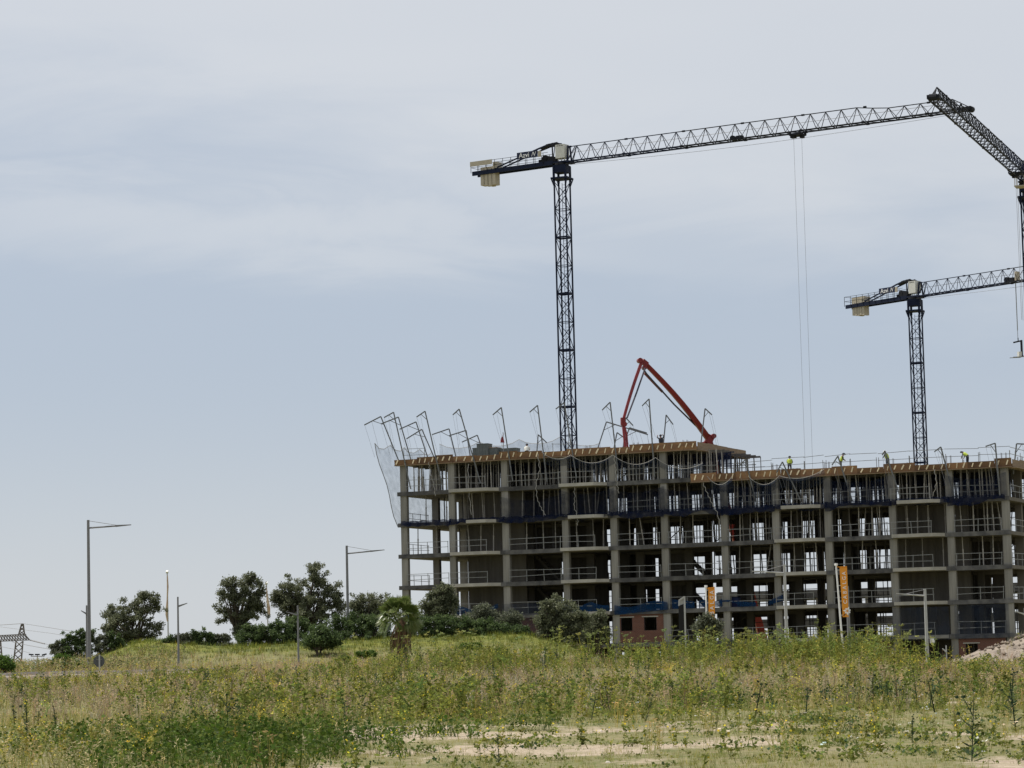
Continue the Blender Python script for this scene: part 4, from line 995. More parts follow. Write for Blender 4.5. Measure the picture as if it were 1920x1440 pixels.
# load on the smaller crane's hook: a pair of crane forks
best = min(np.arange(2, 30, 0.05), key=lambda x: abs(proj(M2 + Vector((math.cos(b2) * x, math.sin(b2) * x, J2 - 8)))[0] - 1910))
hp = M2 + Vector((math.cos(b2) * best, math.sin(b2) * best, 0))
w2 = MB(); w2.tube([(best - 1.1, -0.3, J2 + 0.35), (best - 1.1, 0.3, J2 + 0.35)], 0.3, 10); w2.box((best - 0.5, 0, J2 + 0.3), (0.9, 0.7, 0.4)); w2.build('trolley_winch', MT['crane_dark'], c2)
MB().span((best + 0.1, -0.25, J2 + 0.1), (best + 0.4, 0.25, J2 + 1.1)).build('cable_reel', MT['beige'], c2)
MB().tube([(best, 0, J2 - 0.1), (best, 0, J2 - 5.3)], 0.05, 6).build('fall_block', MT['galv'], c2)
zf = at(1915, 640, hp.y).z
MB().tube([(best, 0, J2 - 5.3), (best, 0, zf + 0.4)], 0.03, 5).build('hoist_rope', MT['cable'], c2)
g = thing('crane_fork', 'dark steel lifting forks hanging from the lower crane', 'lifting fork', (hp.x, hp.y, zf - 1.75), 0.3)
MB().bar((-0.55, 0, 1.62), (0.5, 0, 1.85), 0.12, 0.16).tube([(0.02, 0, 1.75), (0.02, 0, 2.15)], 0.05, 6).build('lifting_beam', MT['crane_dark'], g)
MB().bar((0.4, 0, 0.05), (0.4, 0, 1.8), 0.14, 0.2).bar((0.35, -0.45, 0.1), (0.35, 0.45, 0.1), 0.12).build('upright', MT['crane_dark'], g)
for y in (-0.4, 0.4): MB().bar((0.4, y, 0.05), (-0.9, y - 0.1, -0.02), 0.1, 0.07).build('tine', MT['galv'], g)
MB().span((-0.05, -0.2, 0.1), (0.3, 0.2, 0.62)).build('load_box', MT['cabinet'], g)

# ------------------------------------------------------------------ concrete pump with its folded boom
pb = at(1428, 1170, 291.0); pb.z = 0.0
g = thing('concrete_pump', 'red concrete pump lorry behind the building, boom arched over the roof', 'concrete pump', pb, 0.15)
q = lambda p: Matrix.Rotation(-0.15, 3, 'Z') @ (p - pb)
tur = pb + Vector((0, 0, 3.6)); h1 = at(1328, 822, 284); ap_ = at(1204, 676, 277); j3 = at(1168, 790, 272.5); en = at(1172, 838, 271.5)
sd = Vector((0, -0.42, 0))
b_ = MB(); b_.box((0, 0, 1.0), (9.5, 1.1, 0.4)); b_.build('chassis', MT['crane_dark'], g)
b_ = MB(); b_.prism([(-6.3, -1.2), (-4.3, -1.2), (-4.3, 1.2), (-6.3, 1.2)], 1.0, 3.1); cabo = b_.build('cab', MT['white'], g)
MB().span((-6.32, -1.0, 2.0), (-6.305, 1.0, 2.9)).build('windscreen', MT['black'], cabo)
for x in (-5.3, 1.5, 2.9):
    for y in (-1.05, 1.05): MB().tube([(x, y - 0.17, 0.5), (x, y + 0.17, 0.5)], 0.5, 16).build('wheel', MT['rubber'], g)
b_ = MB(); b_.tube([(0, 0, 1.2), (0, 0, 3.7)], [0.75, 0.5], 12); b_.build('turret', MT['red'], g)
b_ = MB(); b_.prism([(3.6, -0.8), (5.0, -0.8), (5.0, 0.8), (3.6, 0.8)], 0.8, 1.9); b_.build('hopper', MT['red'], g)
for sx in (-1, 1):
    for sy in (-1, 1): MB().bar((sx * 1.5, sy * 0.5, 1.0), (sx * 3.2, sy * 3.0, 0.9), 0.3).bar((sx * 3.2, sy * 3.0, 0.9), (sx * 3.2, sy * 3.0, 0.0), 0.2).build('outrigger', MT['red'], g)
def boom(p, r, w1, w2, bow=0.0):
    m = MB(); p = q(p); r = q(r); d = r - p; k = 7; up = d.normalized().cross(Vector((0, 1, 0)))
    if up.z < 0: up = -up
    pr = p; wa = w1
    for i in range(1, k + 1):
        t = i / k; c = p + d * t + up * bow * math.sin(math.pi * t); wb = w1 + (w2 - w1) * t
        m.bar(pr, c, wa * 0.8, wa, wb * 0.8, wb, up=up); pr = c; wa = wb
    o = m.build('boom_section', MT['red'], g); return o
boom(tur, h1, 0.75, 0.62); boom(h1, ap_, 0.55, 0.4, 0.3); boom(ap_, j3, 0.3, 0.25, 0.1); boom(j3, en, 0.26, 0.2)
m = MB(); m.box(q(h1) + Vector((0.12, 0, -0.1)), (0.72, 0.6, 0.85), Matrix.Rotation(0.5, 3, 'Y')); m.tube([q(h1) + Vector((-0.8, 0, -0.55)), q(h1) + Vector((0.3, 0, -0.3))], 0.16, 6); m.tube([q(h1) + Vector((0.5, -0.45, 0.2)), q(h1) + Vector((0.5, 0.45, 0.2))], 0.25, 10); m.build('boom_joint', MT['red'], g)
m = MB(); m.tube([q(ap_) + Vector((-0.25, -0.4, 0.0)), q(ap_) + Vector((-0.25, 0.4, 0.0))], 0.24, 12); m.box(q(ap_) + Vector((0.25, 0, -0.25)), (0.62, 0.5, 0.5), Matrix.Rotation(0.7, 3, 'Y')); m.tube([q(ap_) + Vector((0.2, -0.4, -0.7)), q(ap_) + Vector((0.2, 0.4, -0.7))], 0.22, 12); m.build('boom_joint', MT['red'], g)
m = MB(); m.box(q(j3), (0.42, 0.4, 0.7)); m.tube([q(j3) + Vector((0.1, -0.35, -0.3)), q(j3) + Vector((0.1, 0.35, -0.3))], 0.25, 10); m.build('boom_joint', MT['red'], g)
# delivery pipe along the boom and rams
pa = [q(h1 + sd) + Vector((-0.9, 0, 0.9)), q(ap_.lerp(h1, 0.55) + sd) + Vector((-0.5, 0, -0.1)), q(ap_.lerp(h1, 0.1) + sd) + Vector((-0.28, 0, -0.55)), q(ap_ + sd) + Vector((0.1, 0, -0.9)), q(ap_.lerp(j3, 0.12) + sd) + Vector((0.5, 0, -0.1)), q(ap_.lerp(j3, 0.55) + sd) + Vector((0.45, 0, 0)), q(j3 + sd) + Vector((0.4, 0, 0.3))]
MB().tube(pa, 0.085, 7).build('delivery_pipe', MT['pipe_dark'], g)
MB().tube([q(ap_.lerp(h1, 0.34)) + Vector((-0.28, 0, -0.42)), q(ap_.lerp(h1, 0.06)) + Vector((-0.2, 0, -0.75))], 0.13, 8).build('ram', MT['red'], g)
MB().tube([q(j3), q(j3.lerp(en, 0.5)) + Vector((0.25, 0, 0)), q(en) + Vector((0.28, 0, -1.2))], 0.11, 7).build('end_hose', MT['red'], g)

bx = FP(u_of(1375, 7.5, 1.5), 1.5, Z(1))
g = thing('tool_box', 'dark blue site box standing on the first floor beside the red boom', 'site box', bx, BROT)
MB().span((-0.55, -0.4, 0.08), (0.55, 0.4, 0.95)).build('box_body', mat('site_box_blue', (0.012, 0.02, 0.075), rough=0.6), g)
MB().span((-0.58, -0.43, 0.955), (0.58, 0.43, 1.02)).build('lid', MT['navy'], g)
MB().span((-0.5, -0.38, 0.0), (-0.38, 0.38, 0.078)).span((0.38, -0.38, 0.0), (0.5, 0.38, 0.078)).build('skid', MT['form_grey'], g)

# ------------------------------------------------------------------ street lamps, poles, banners, signs
def gz(p): return float(ground_z(p.x, p.y))
def lamp(px, y0, y1, Y, hx, hy, label, m='lamp_grey', stay=True, r=0.09, drop=None):
    b_ = at(px, y1, Y); b_.z = min(gz(b_), b_.z) - 0.05; t = at(px - (0 if px < 300 else 0.024 * (y1 - y0) * 0.0), y0, Y)
    top = Vector((b_.x, b_.y, t.z)); a0 = at(px, drop if drop else y0 + (hy - y0) + 6, Y); a0 = Vector((b_.x, b_.y, a0.z)); h = at(hx, hy, Y)
    g = thing('street_lamp', label, 'street lamp', b_, 0, 'street lamps')
    k = lambda p: p - b_
    MB().tube([k(b_), k(b_.lerp(top, 0.5)), k(top)], [r * 1.25, r, r * 0.85], 8).build('post', MT[m], g)
    MB().tube([k(b_), Vector((0, 0, 0.5))], [r * 1.9, r * 1.6], 8).build('base', MT[m], g)
    d = h - a0
    if stay:
        e = a0 + d * 0.66
        MB().tube([k(a0), k(e)], r * 0.55, 6).build('arm', MT[m], g)
        MB().bar(k(e - d * 0.02), k(h), 0.26, 0.12, 0.1, 0.05).build('lamp_head', MT[m], g)
        MB().tube([k(top - Vector((0, 0, 0.05))), k(e) + Vector((0, 0, 0.05))], 0.016, 4).build('stay_wire', MT['cable'], g)
    else:
        MB().bar(k(a0), k(h), 0.3, 0.13, 0.1, 0.05).build('lamp_head', MT[m], g)
    return g
lamp(168, 975, 1263, 186, 246, 984, 'tallest grey street lamp, its arm reaching over the single olive tree', r=0.105, drop=990)
lamp(654, 1023, 1245, 232, 721, 1031, 'tall grey street lamp beside the fan palm and the biggest trees', r=0.11, drop=1038)
lamp(335, 1119, 1252, 205, 351, 1131, 'short grey street lamp with a stub head next to the single olive tree', stay=False, r=0.07)
lamp(560, 1135, 1250, 205, 536, 1147, 'short grey street lamp in front of the round dark bush', stay=False, r=0.065)
lamp(163.8, 1135, 1262, 210, 152, 1145, 'short grey street lamp half hidden behind the tallest lamp', stay=False, r=0.085)
lamp(1475, 1058, 1190, 205, 1410, 1071, 'pale street lamp in front of the eighth bay, its head against blue mesh', m='lamp_pale', r=0.11, drop=1074)
lamp(1739, 1104, 1234, 215, 1681, 1113, 'pale street lamp before the concrete-walled bay, small box on its post', m='lamp_pale', r=0.12, drop=1117)
lamp(1592, 1099, 1196, 205, 1580, 1107, 'grey lamp post standing right behind the full orange banner', stay=False, r=0.12)
lamp(1775, 1210, 1236, 212, 1767, 1216, 'small low lamp post at the foot of the dirt heap', m='lamp_pale', stay=False, r=0.05)
lamp(1925, 1140, 1215, 225, 1903, 1146, 'pale street lamp past the building corner, only its arm showing', m='lamp_pale', stay=False, r=0.1)
lamp(135, 1198, 1228, 330, 150, 1203, 'tiny far street lamp between the pylon and the tallest lamp', stay=False, r=0.1)
bxp = at(1748, 1206, 214.6); 
tag(MB().span((-0.16, -0.1, 0), (0.2, 0.1, 0.38)).box((0.02, -0.105, 0.2), (0.26, 0.012, 0.28), mi=1).build('control_box', [MT['lamp_pale'], MT['white']], loc=bxp), 'small pale control box fixed to the lamp before the walled bay', 'control box')

ROT_UP = Matrix(((0, -1, 0), (0, 0, -1), (1, 0, 0)))           # writing turned to read upwards
def banner(ptop, pbot, Y, x0, x1, y0, y1, label, lean=0.0):
    b_ = at(*pbot, Y); t = at(*ptop, Y); b_.z = min(b_.z, gz(b_))
    g = thing('banner', label, 'banner', b_, 0, 'orange banners')
    k = lambda p: p - b_
    MB().tube([k(b_), k(t)], [0.075, 0.055], 8).build('pole', MT['white'], g)
    MB().box(k(t) + Vector((0, 0, 0.06)), (0.16, 0.16, 0.16), Matrix.Rotation(0.7, 3, 'Z')).build('pole_cap', MT['white'], g)
    tl, tr = k(at(x0[0], y0, Y)), k(at(x1[0], y0, Y)); bl, br = k(at(x0[1], y1, Y)), k(at(x1[1], y1, Y))
    rows = []
    for i in range(15):
        w = i / 14; r_ = []
        for j in range(6):
            v = j / 5; p = tl.lerp(tr, v).lerp(bl.lerp(br, v), w); p.y += 0.05 * math.sin(w * 7 + v * 3) + (0.16 * v * w if w > 0.8 else 0)
            r_.append(p)
        rows.append(r_)
    cl = MB().sheet(rows).build('cloth', MT['orange'], g, smooth=True)
    MB().bar(k(t) - Vector((0, 0, 0.12)), tr + Vector((0, 0, 0.03)), 0.05).build('top_rod', MT['cloth_dark'] if False else MT['orange'], g)
    tie = MB()
    for w in (0.06, 0.37, 0.68, 0.96):
        pz = tl.lerp(bl, w); pw = k(b_).lerp(k(t), (pz.z) / k(t).z); tie.bar(pw, pz, 0.03)
    tie.build('tie_ring', MT['white'], g)
    return g, cl, tl, tr, bl, br
def banner_print(cl, tl, tr, bl, br, word, f0, f1, size, logo):
    n = len(word)
    for i, ch in enumerate(word):
        w = f0 + (f1 - f0) * (n - 1 - i) / (n - 1)
        c = ((tl + tr) / 2).lerp((bl + br) / 2, w) + Vector((0.02, -0.1, 0))
        text(ch, cl, c, ROT_UP, size, MT['white'], name='letter', ext=0.004)
    if logo:
        c = ((tl + tr) / 2).lerp((bl + br) / 2, 0.88) + Vector((0.12, -0.17, 0)); m = MB()
        for a in range(7):
            an = a * 2 * math.pi / 7 + 0.3; d1 = Vector((math.cos(an), 0, math.sin(an))); d2 = Vector((-math.sin(an), 0, math.cos(an)))
            m.add([c + d1 * 0.05, c + d1 * 0.16 + d2 * 0.07, c + d1 * (0.32 if a % 2 else 0.24), c + d1 * 0.16 - d2 * 0.07], [(0, 1, 2, 3)])
        m.build('emblem', MT['white'], cl)
        MB().add([tl.lerp(bl, 0.97).lerp(tr.lerp(br, 0.97), 0.1) + Vector((0, -0.05, 0)), tl.lerp(bl, 0.985).lerp(tr.lerp(br, 0.985), 0.2) + Vector((0, -0.07, 0)), tl.lerp(bl, 0.93).lerp(tr.lerp(br, 0.93), 0.55) + Vector((0, -0.12, 0)), tl.lerp(bl, 0.915).lerp(tr.lerp(br, 0.915), 0.5) + Vector((0, -0.12, 0))], [(0, 1, 2, 3)]).build('tree_mark', MT['cloth_dark'], cl)
bn = banner((1567.5, 1060), (1582, 1200), 196, (1574, 1580), (1588, 1591.5), 1063, 1157, 'full orange banner with white letters on a leaning white pole')
banner_print(*bn[1:], 'CABALGA', 0.13, 0.70, 0.36, True)
bn = banner((1323.5, 1101), (1325.5, 1195), 205, (1328, 1329), (1340, 1341), 1101.5, 1180, 'orange banner with white letters, its foot hidden by a grey bush')
banner_print(*bn[1:], 'CABALGA', 0.12, 0.86, 0.4, False)
for (p0, p1, Y, fl, w) in (((313.5, 1074), (316, 1225), 246, [(314, 1079, 1.6), (314.5, 1100, 3.0), (313.5, 1125, 2.2), (313, 1140, 4.5), (312, 1152, 3.5), (314, 1165, 2.0)], 'pale flagpole with a furled flag beside the single olive tree'), ((499.5, 1095), (505, 1210), 250, [(500, 1103, 1.2), (501.5, 1122, 3.2), (504, 1140, 5.0), (505, 1155, 3.0)], 'pale flagpole with a furled orange flag between the two tree groups')):
    b_ = at(*p1, Y); b_.z = min(b_.z, gz(b_)); t = at(*p0, Y)
    g = thing('flagpole', w, 'flagpole', b_, 0, 'flagpoles with furled flags')
    MB().tube([Vector((0, 0, 0)), t - b_], [0.07, 0.05], 7).build('pole', MT['lamp_pale'], g)
    MB().box(t - b_ + Vector((0, 0, 0.08)), (0.2, 0.2, 0.2), Matrix.Rotation(0.7, 3, 'X')).build('finial', MT['white'], g)
    MB().tube([at(x, y, Y - 0.1) - b_ for x, y, r_ in fl], [r_ * 0.026 for x, y, r_ in fl], 7).build('furled_flag', mat('faded_flag', (0.6, 0.48, 0.36), (0.45, 0.3, 0.2), 2, 0.9), g)
# black board with a pale edge
b_ = at(1277, 1192, 190); b_.z = min(b_.z, gz(b_)); k = lambda x, y, dy=0: at(x, y, 190 + dy) - b_
g = thing('sign_board', 'tall black sign board with pale frame seen edge-on beside the brick wall', 'sign board', b_, 0)
MB().add([k(1272, 1136), k(1282.5, 1132), k(1283.5, 1192), k(1273, 1188)] + [p + Vector((0.06, 0.5, 0)) for p in (k(1272, 1136), k(1282.5, 1132), k(1283.5, 1192), k(1273, 1188))], [(0, 3, 2, 1), (4, 5, 6, 7), (0, 1, 5, 4), (1, 2, 6, 5), (2, 3, 7, 6), (3, 0, 4, 7)]).build('board', MT['black'], g)
MB().bar(k(1285.3, 1196), k(1283.2, 1118), 0.1, 0.12).bar(k(1283.2, 1119), k(1273, 1126), 0.12, 0.1).bar(k(1273.2, 1126), k(1273, 1136), 0.08).add([k(1273, 1126, .05), k(1283, 1119, .05), k(1283, 1134, .05), k(1273, 1137, .05)], [(0, 1, 2, 3)]).build('frame', MT['lamp_pale'], g)
MB().bar(k(1285, 1196), k(1285, 1196) - Vector((0, 0, max(0.1, k(1285, 1196).z))), 0.1).build('post', MT['lamp_pale'], g)
# round traffic sign seen from behind
b_ = at(187, 1262, 177); b_.z = min(b_.z, gz(b_)); c = at(185.5, 1240, 177) - b_
g = thing('traffic_sign', 'round road sign seen from behind, next to the tallest lamp', 'road sign', b_, 0)
MB().tube([c + Vector((0, 0.0, 0)), c + Vector((0.004, 0.03, 0))], 0.36, 24).build('disc', MT['sign_back'], g)
MB().span((-0.045, c.y - 0.1, 0), (0.045, c.y - 0.02, c.z + 0.42)).build('post', MT['lamp_pale'], g)
MB().span((-0.2, c.y - 0.025, c.z + 0.1), (0.2, c.y - 0.002, c.z + 0.14)).build('bracket', MT['lamp_grey'], g)

# ------------------------------------------------------------------ far things: pylon with its lines, floodlights
PYL = 1000.0
b_ = at(38, 1262, PYL); b_.z = -1
g = thing('pylon', 'far lattice power pylon with a broad crossarm beyond the field', 'pylon', b_, 0)
k = lambda x, y, dy=0: at(x, y, PYL + dy) - b_
def lattice(m, pts_a, pts_b, n, r, depth=1.4):
    for dy in (-depth / 2, depth / 2):
        off = Vector((0, dy, 0)); A_ = [pts_a[0].lerp(pts_a[1], i / n) + off for i in range(n + 1)]; B_ = [pts_b[0].lerp(pts_b[1], i / n) + off for i in range(n + 1)]
        m.bar(A_[0], A_[-1], r * 1.5); m.bar(B_[0], B_[-1], r * 1.5)
        for i in range(n): m.bar(A_[i], B_[i + 1], r, caps=False); m.bar(B_[i], A_[i + 1], r, caps=False)
for a0, a1, b0, b1, n, nm in ((k(23, 1264), k(30, 1202), k(38, 1264), k(43, 1202), 5, 'leg'), (k(-14, 1262), k(-5, 1202), k(6, 1262), (k(1, 1202)), 5, 'leg'), (k(35, 1190), k(40.5, 1170), k(46, 1190), k(43.5, 1169), 3, 'peak'), (k(-30, 1193), k(48, 1189), k(-30, 1204), k(55, 1200), 16, 'crossarm')):
    m = MB(); lattice(m, (a0, a1), (b0, b1), n, 0.16); m.build(nm, MT['pylon'], g)
MB().bar(k(46, 1189), k(56, 1200), 0.25).build('crossarm_end', MT['pylon'], g)
def wire(pts, r, label, name='power_line'):
    P3 = [at(x, y, Y) for x, y, Y in pts]; m = MB(); m.tube(P3, r, 4, caps=False)
    o = m.at_base(name, MT['cable'], P3[0]); tag(o, label, 'power line', 'power lines of the far pylon')
wire([(42, 1169, 1000), (75, 1174, 960), (118, 1181, 900), (165, 1188, 850), (205, 1195, 800)], 0.07, 'power line leaving the pylon peak towards the tallest lamp')
wire([(-20, 1173, 1040), (15, 1171, 1015), (42, 1169, 1000)], 0.09, 'power line reaching the pylon peak from outside the picture')
wire([(-10, 1174, 1100), (45, 1181, 1050), (100, 1188, 1000), (150, 1197, 950), (200, 1205, 900)], 0.06, 'thin power line crossing behind the pylon')
wire([(56, 1200, 1000), (84, 1207, 990)], 0.22, 'thick insulator string hanging off the crossarm end')
wire([(84, 1207, 990), (104, 1212, 970), (135, 1218, 940), (150, 1221, 930)], 0.08, 'power line continuing from the insulator string into the shrubs')
wire([(22, 1203, 1000), (48, 1209, 990), (75, 1214, 970), (104, 1219, 950), (125, 1223, 930)], 0.09, 'middle power line passing under the crossarm end')
wire([(-5, 1211, 1000), (25, 1217, 990), (56, 1224, 980)], 0.07, 'lowest power line strung between the pylon legs')
b_ = at(70, 1252, 420); b_.z = 0; k = lambda x, y: at(x, y, 420) - b_
g = thing('floodlight_mast', 'far floodlight mast with three dark lamp heads beside the pylon', 'floodlight')
g.location = b_
MB().tube([Vector((0, 0, 0)), k(70, 1231)], 0.07, 6).build('mast', MT['pylon'], g)
MB().bar(k(58, 1230.6), k(83, 1230.6), 0.1).build('crossbar', MT['pylon'], g)
for x, tl in ((58.5, 0.1), (70, 0.02), (83, -0.22)):
    c = k(x, 1227.3); MB().box(c, (0.66, 0.4, 0.2), Matrix.Rotation(tl, 3, 'Y')).bar(c, c - Vector((0, 0, 0.28)), 0.08).build('lamp_head', MT['crane_dark'], g)
# second concrete frame under construction behind the first
bb = FP(16, 46, 0)
g = thing('rear_building', 'second lower concrete frame seen through the open floors', 'building', bb, BROT)
for lv, z in enumerate((2.0, 5.0, 8.0)):
    MB().span((0, 0, z - 0.4), (50, 13, z + 0.0)).build('floor_slab', MT['concrete'], g)
    MB().span((0, -0.06, z - 0.42), (50, -0.003, z + 0.45)).build('parapet', MT['edge_dark'], g)
cmesh = MB().box((0, 0, 0), (0.5, 0.5, 1)).mesh('column', MT['concrete'])
for x in np.arange(0.5, 50, 5.45):
    for y in (0.4, 12.5):
        for z0, z1 in ((-0.1, 1.6), (2.0, 4.6), (5.0, 7.6)): inst('column', cmesh, g, (x, y, (z0 + z1) / 2), scale=(1, 1, z1 - z0))

# ------------------------------------------------------------------ trees, hedge, palm
def leaf_cloud(centers, radii, n, ln, wd, rng, flat=0.8):
    """n single leaves (diamonds) spread through the given clumps, denser towards each clump's skin"""
    w = radii ** 2; w = w / w.sum(); idx = rng.choice(len(centers), n, p=w)
    dv = rng.normal(size=(n, 3)); dv /= np.linalg.norm(dv, axis=1)[:, None]
    rr = rng.random(n) ** 0.5 * np.where(rng.random(n) < 0.3, 1.6, 1.05)
    P = centers[idx] + dv * (rr * radii[idx])[:, None] * np.array([1, 1, flat])
    a = rng.normal(size=(n, 3)) + dv * 0.8 + np.array([0, 0, 0.25]); a /= np.linalg.norm(a, axis=1)[:, None]
    b_ = np.cross(a, rng.normal(size=(n, 3))); b_ /= np.linalg.norm(b_, axis=1)[:, None]
    s = rng.uniform(0.65, 1.3, n)[:, None]
    V = np.stack([P - a * ln * s / 2, P + b_ * wd * s / 2, P + a * ln * s / 2, P - b_ * wd * s / 2], 1).reshape(-1, 3)
    Q = np.arange(4 * n).reshape(-1, 4)
    clump_t = rng.uniform(-0.12, 0.12, len(centers))[idx]
    t = np.clip(rng.normal(0.48, 0.23, n) + clump_t, 0, 1)
    return V, Q, np.repeat(t, 4)
def tree(label, base_px, Y, blobs, leaves, m, name='olive_tree', group='olive trees on the bank', cat='tree', ln=0.2, wd=0.085, clump=0.34, ncl=190, trunk=0.16, seed=1, lean=(0, 0), dscale=0.9, stems=1):
    """blobs: list of (px, py, half width px, half height px) outlining the crown as seen; they get the same depth as width"""
    rng = np.random.default_rng(seed); rnd = random.Random(seed)
    b_ = at(*base_px, Y); b_.z = gz(b_) - 0.05; sc = Y / F
    cs, rs = [], []
    tot = sum(bw * bh for _, _, bw, bh in blobs)
    for bx, by, bw, bh in blobs:
        c = at(bx, by, Y) - b_
        for _ in range(max(4, int(ncl * bw * bh / tot))):
            d = rng.normal(size=3); d /= np.linalg.norm(d); r_ = rng.random() ** 0.42 * (1.0 if rng.random() > .2 else 1.3)
            cr = clump * rng.uniform(0.55, 1.15)
            ex = np.array([max(0.1, bw * sc - cr * 0.8), max(0.1, bw * sc * dscale - cr * 0.8), max(0.1, bh * sc - cr * 0.6)])
            cs.append(np.array(c) + d * r_ * ex); rs.append(cr)
    cs = np.array(cs); rs = np.array(rs)
    V, Q, t = leaf_cloud(cs, rs, int(leaves * 1.7), ln, wd, rng)
    # stray sprigs breaking the outline
    g = thing(name, label, cat, b_, 0, group)
    me = np_mesh('crown', V, Q, m, {'tint': ('FLOAT', t)}); inst('crown', me, g)
    tb = MB(); mid = Vector(cs.mean(0)) 
    for q in range(stems):
        ox = Vector((rnd.uniform(-.3, .3) * (stems > 1), rnd.uniform(-.2, .2) * (stems > 1), 0))
        k1 = Vector((mid.x * 0.3 + lean[0], mid.y * 0.3, mid.z * 0.42)) + ox * 2; k0 = ox
        tb.tube([k0, k0.lerp(k1, 0.5) + Vector((rnd.uniform(-.1, .1), 0, 0)), k1], [trunk, trunk * 0.8, trunk * 0.62], 7)
        order = sorted(range(len(cs)), key=lambda i: -rs[i])[:max(7, len(cs) // 3)]
        for i in order[q::stems]:
            e = Vector(cs[i]); m1 = k1.lerp(e, 0.5) + Vector((rnd.uniform(-.15, .15), rnd.uniform(-.15, .15), rnd.uniform(-0.05, .2)))
            tb.tube([k1 - Vector((0, 0, 0.15)), m1, e], [trunk * 0.45, trunk * 0.28, trunk * 0.1], 5, caps=False)
    tb.build('trunk', MT['bark'], g)
    return g
OL = MT['olive_leaf']
tree('lone round olive tree beside the tallest street lamp', (247, 1226), 236, [(235, 1165, 48, 40), (262, 1140, 36, 28), (292, 1135, 20, 24), (212, 1155, 22, 26), (290, 1180, 22, 26), (255, 1195, 34, 22), (205, 1180, 20, 18), (270, 1118, 18, 14)], 9000, OL, seed=3, stems=2)
tree('olive tree with a bare forked trunk leaning towards the short lamp', (448, 1212), 232, [(428, 1112, 28, 30), (470, 1110, 32, 36), (418, 1150, 20, 24), (462, 1150, 40, 36), (484, 1128, 18, 30), (440, 1092, 18, 12), (470, 1086, 20, 14), (455, 1185, 30, 20)], 8500, OL, seed=5, lean=(-0.5, 0), stems=2)
tree('tallest olive tree with broad domed crown above the hedge', (575, 1205), 233, [(590, 1080, 34, 24), (560, 1110, 46, 34), (612, 1112, 34, 36), (535, 1130, 28, 30), (580, 1145, 55, 34), (520, 1120, 16, 18), (632, 1130, 20, 30), (595, 1064, 20, 12)], 12000, OL, seed=7, ncl=270, stems=2)
tree('olive tree between the tall street lamp and the fan palm', (690, 1195), 238, [(680, 1132, 28, 26), (710, 1140, 30, 30), (665, 1150, 24, 26), (700, 1160, 40, 24), (735, 1148, 16, 20)], 6000, OL, seed=9, stems=2)
tree('olive tree standing right before the second bay of the building', (826, 1196), 234, [(822, 1112, 26, 22), (815, 1135, 28, 28), (845, 1130, 18, 26), (825, 1152, 34, 22), (800, 1145, 14, 22), (842, 1108, 12, 12)], 6500, OL, seed=11, clump=0.36)
tree('grey leafed bushy tree at the foot of the second bay wall', (906, 1192), 228, [(905, 1146, 24, 16), (895, 1162, 30, 18), (925, 1160, 24, 18)], 4500, MT['grey_leaf'], name='grey_bush', seed=13, group='grey bushes before the building', cat='bush', clump=0.3, ln=0.16)
tree('grey leafed bush before the third column of the building', (958, 1196), 227, [(958, 1160, 24, 16), (945, 1175, 22, 16), (966, 1178, 16, 18)], 3600, MT['grey_leaf'], name='grey_bush', seed=15, group='grey bushes before the building', cat='bush', clump=0.28, ln=0.16)
tree('big dark olive tree hiding the ground floor beside the brick wall', (1052, 1212), 222, [(1035, 1132, 26, 22), (1055, 1150, 44, 26), (1022, 1165, 26, 28), (1070, 1175, 36, 30), (1040, 1190, 46, 20), (1095, 1160, 18, 16)], 9500, OL, seed=17, ncl=220)
tree('small olive bush touching the left jamb of the brick wall', (1122, 1212), 224, [(1125, 1160, 18, 18), (1118, 1180, 26, 22), (1105, 1195, 22, 16), (1136, 1190, 12, 18)], 4200, OL, name='olive_bush', seed=19, clump=0.3)
tree('grey bush hiding the foot of the cut-off orange banner', (1328, 1200), 200, [(1328, 1162, 18, 14), (1318, 1176, 24, 18), (1342, 1178, 16, 18)], 4200, MT['grey_leaf'], name='grey_bush', seed=21, group='grey bushes before the building', cat='bush', clump=0.26, ln=0.14)
# far bright bush and rough shrubs at the picture's edge
tree('bright green bush at the road edge below the pylon', (8, 1268), 172, [(6, 1243, 20, 14), (-14, 1240, 20, 16), (18, 1250, 12, 10)], 3500, MT['bright_leaf'], name='bush', seed=23, group='bushes at the road edge', cat='bush', clump=0.26, ln=0.16)
HG = 'dark shrubs forming the hedge on the bank'
shr = [(110, 1222, 16, 22, 'by the far tiny lamp'), (135, 1212, 18, 26, 'second from the pylon end'), (160, 1206, 16, 32, 'behind the tallest lamp'), (188, 1214, 18, 28, 'over the round road sign'), (215, 1212, 16, 24, 'at the foot of the lone olive tree'),
       (320, 1210, 14, 16, 'just before the short lamp with stub head'), (345, 1206, 14, 19, 'just past the short lamp with stub head'), (370, 1202, 14, 20, 'third along from the short lamp'), (395, 1202, 14, 18, 'fourth along from the short lamp'), (416, 1204, 14, 16, 'under the forked olive tree'),
       (468, 1192, 22, 24, 'under the crown of the forked olive tree'), (500, 1190, 22, 26, 'between the two olive groups'), (530, 1186, 24, 28, 'beside the second short lamp'), (562, 1180, 24, 30, 'behind the second short lamp'), (636, 1180, 26, 30, 'before the tall lamp by the palm'), (670, 1180, 26, 32, 'just past the tall lamp by the palm'), (702, 1182, 24, 32, 'beside the palm trunk'),
       (782, 1180, 22, 30, 'just past the palm crown'), (812, 1180, 24, 30, 'under the olive tree before the second bay'), (845, 1180, 26, 28, 'under the second bay wall'), (878, 1182, 26, 28, 'under the first grey bush'), (910, 1184, 26, 26, 'between the two grey bushes'), (942, 1188, 24, 24, 'under the second grey bush'), (976, 1192, 22, 26, 'at the far end of the hedge')]
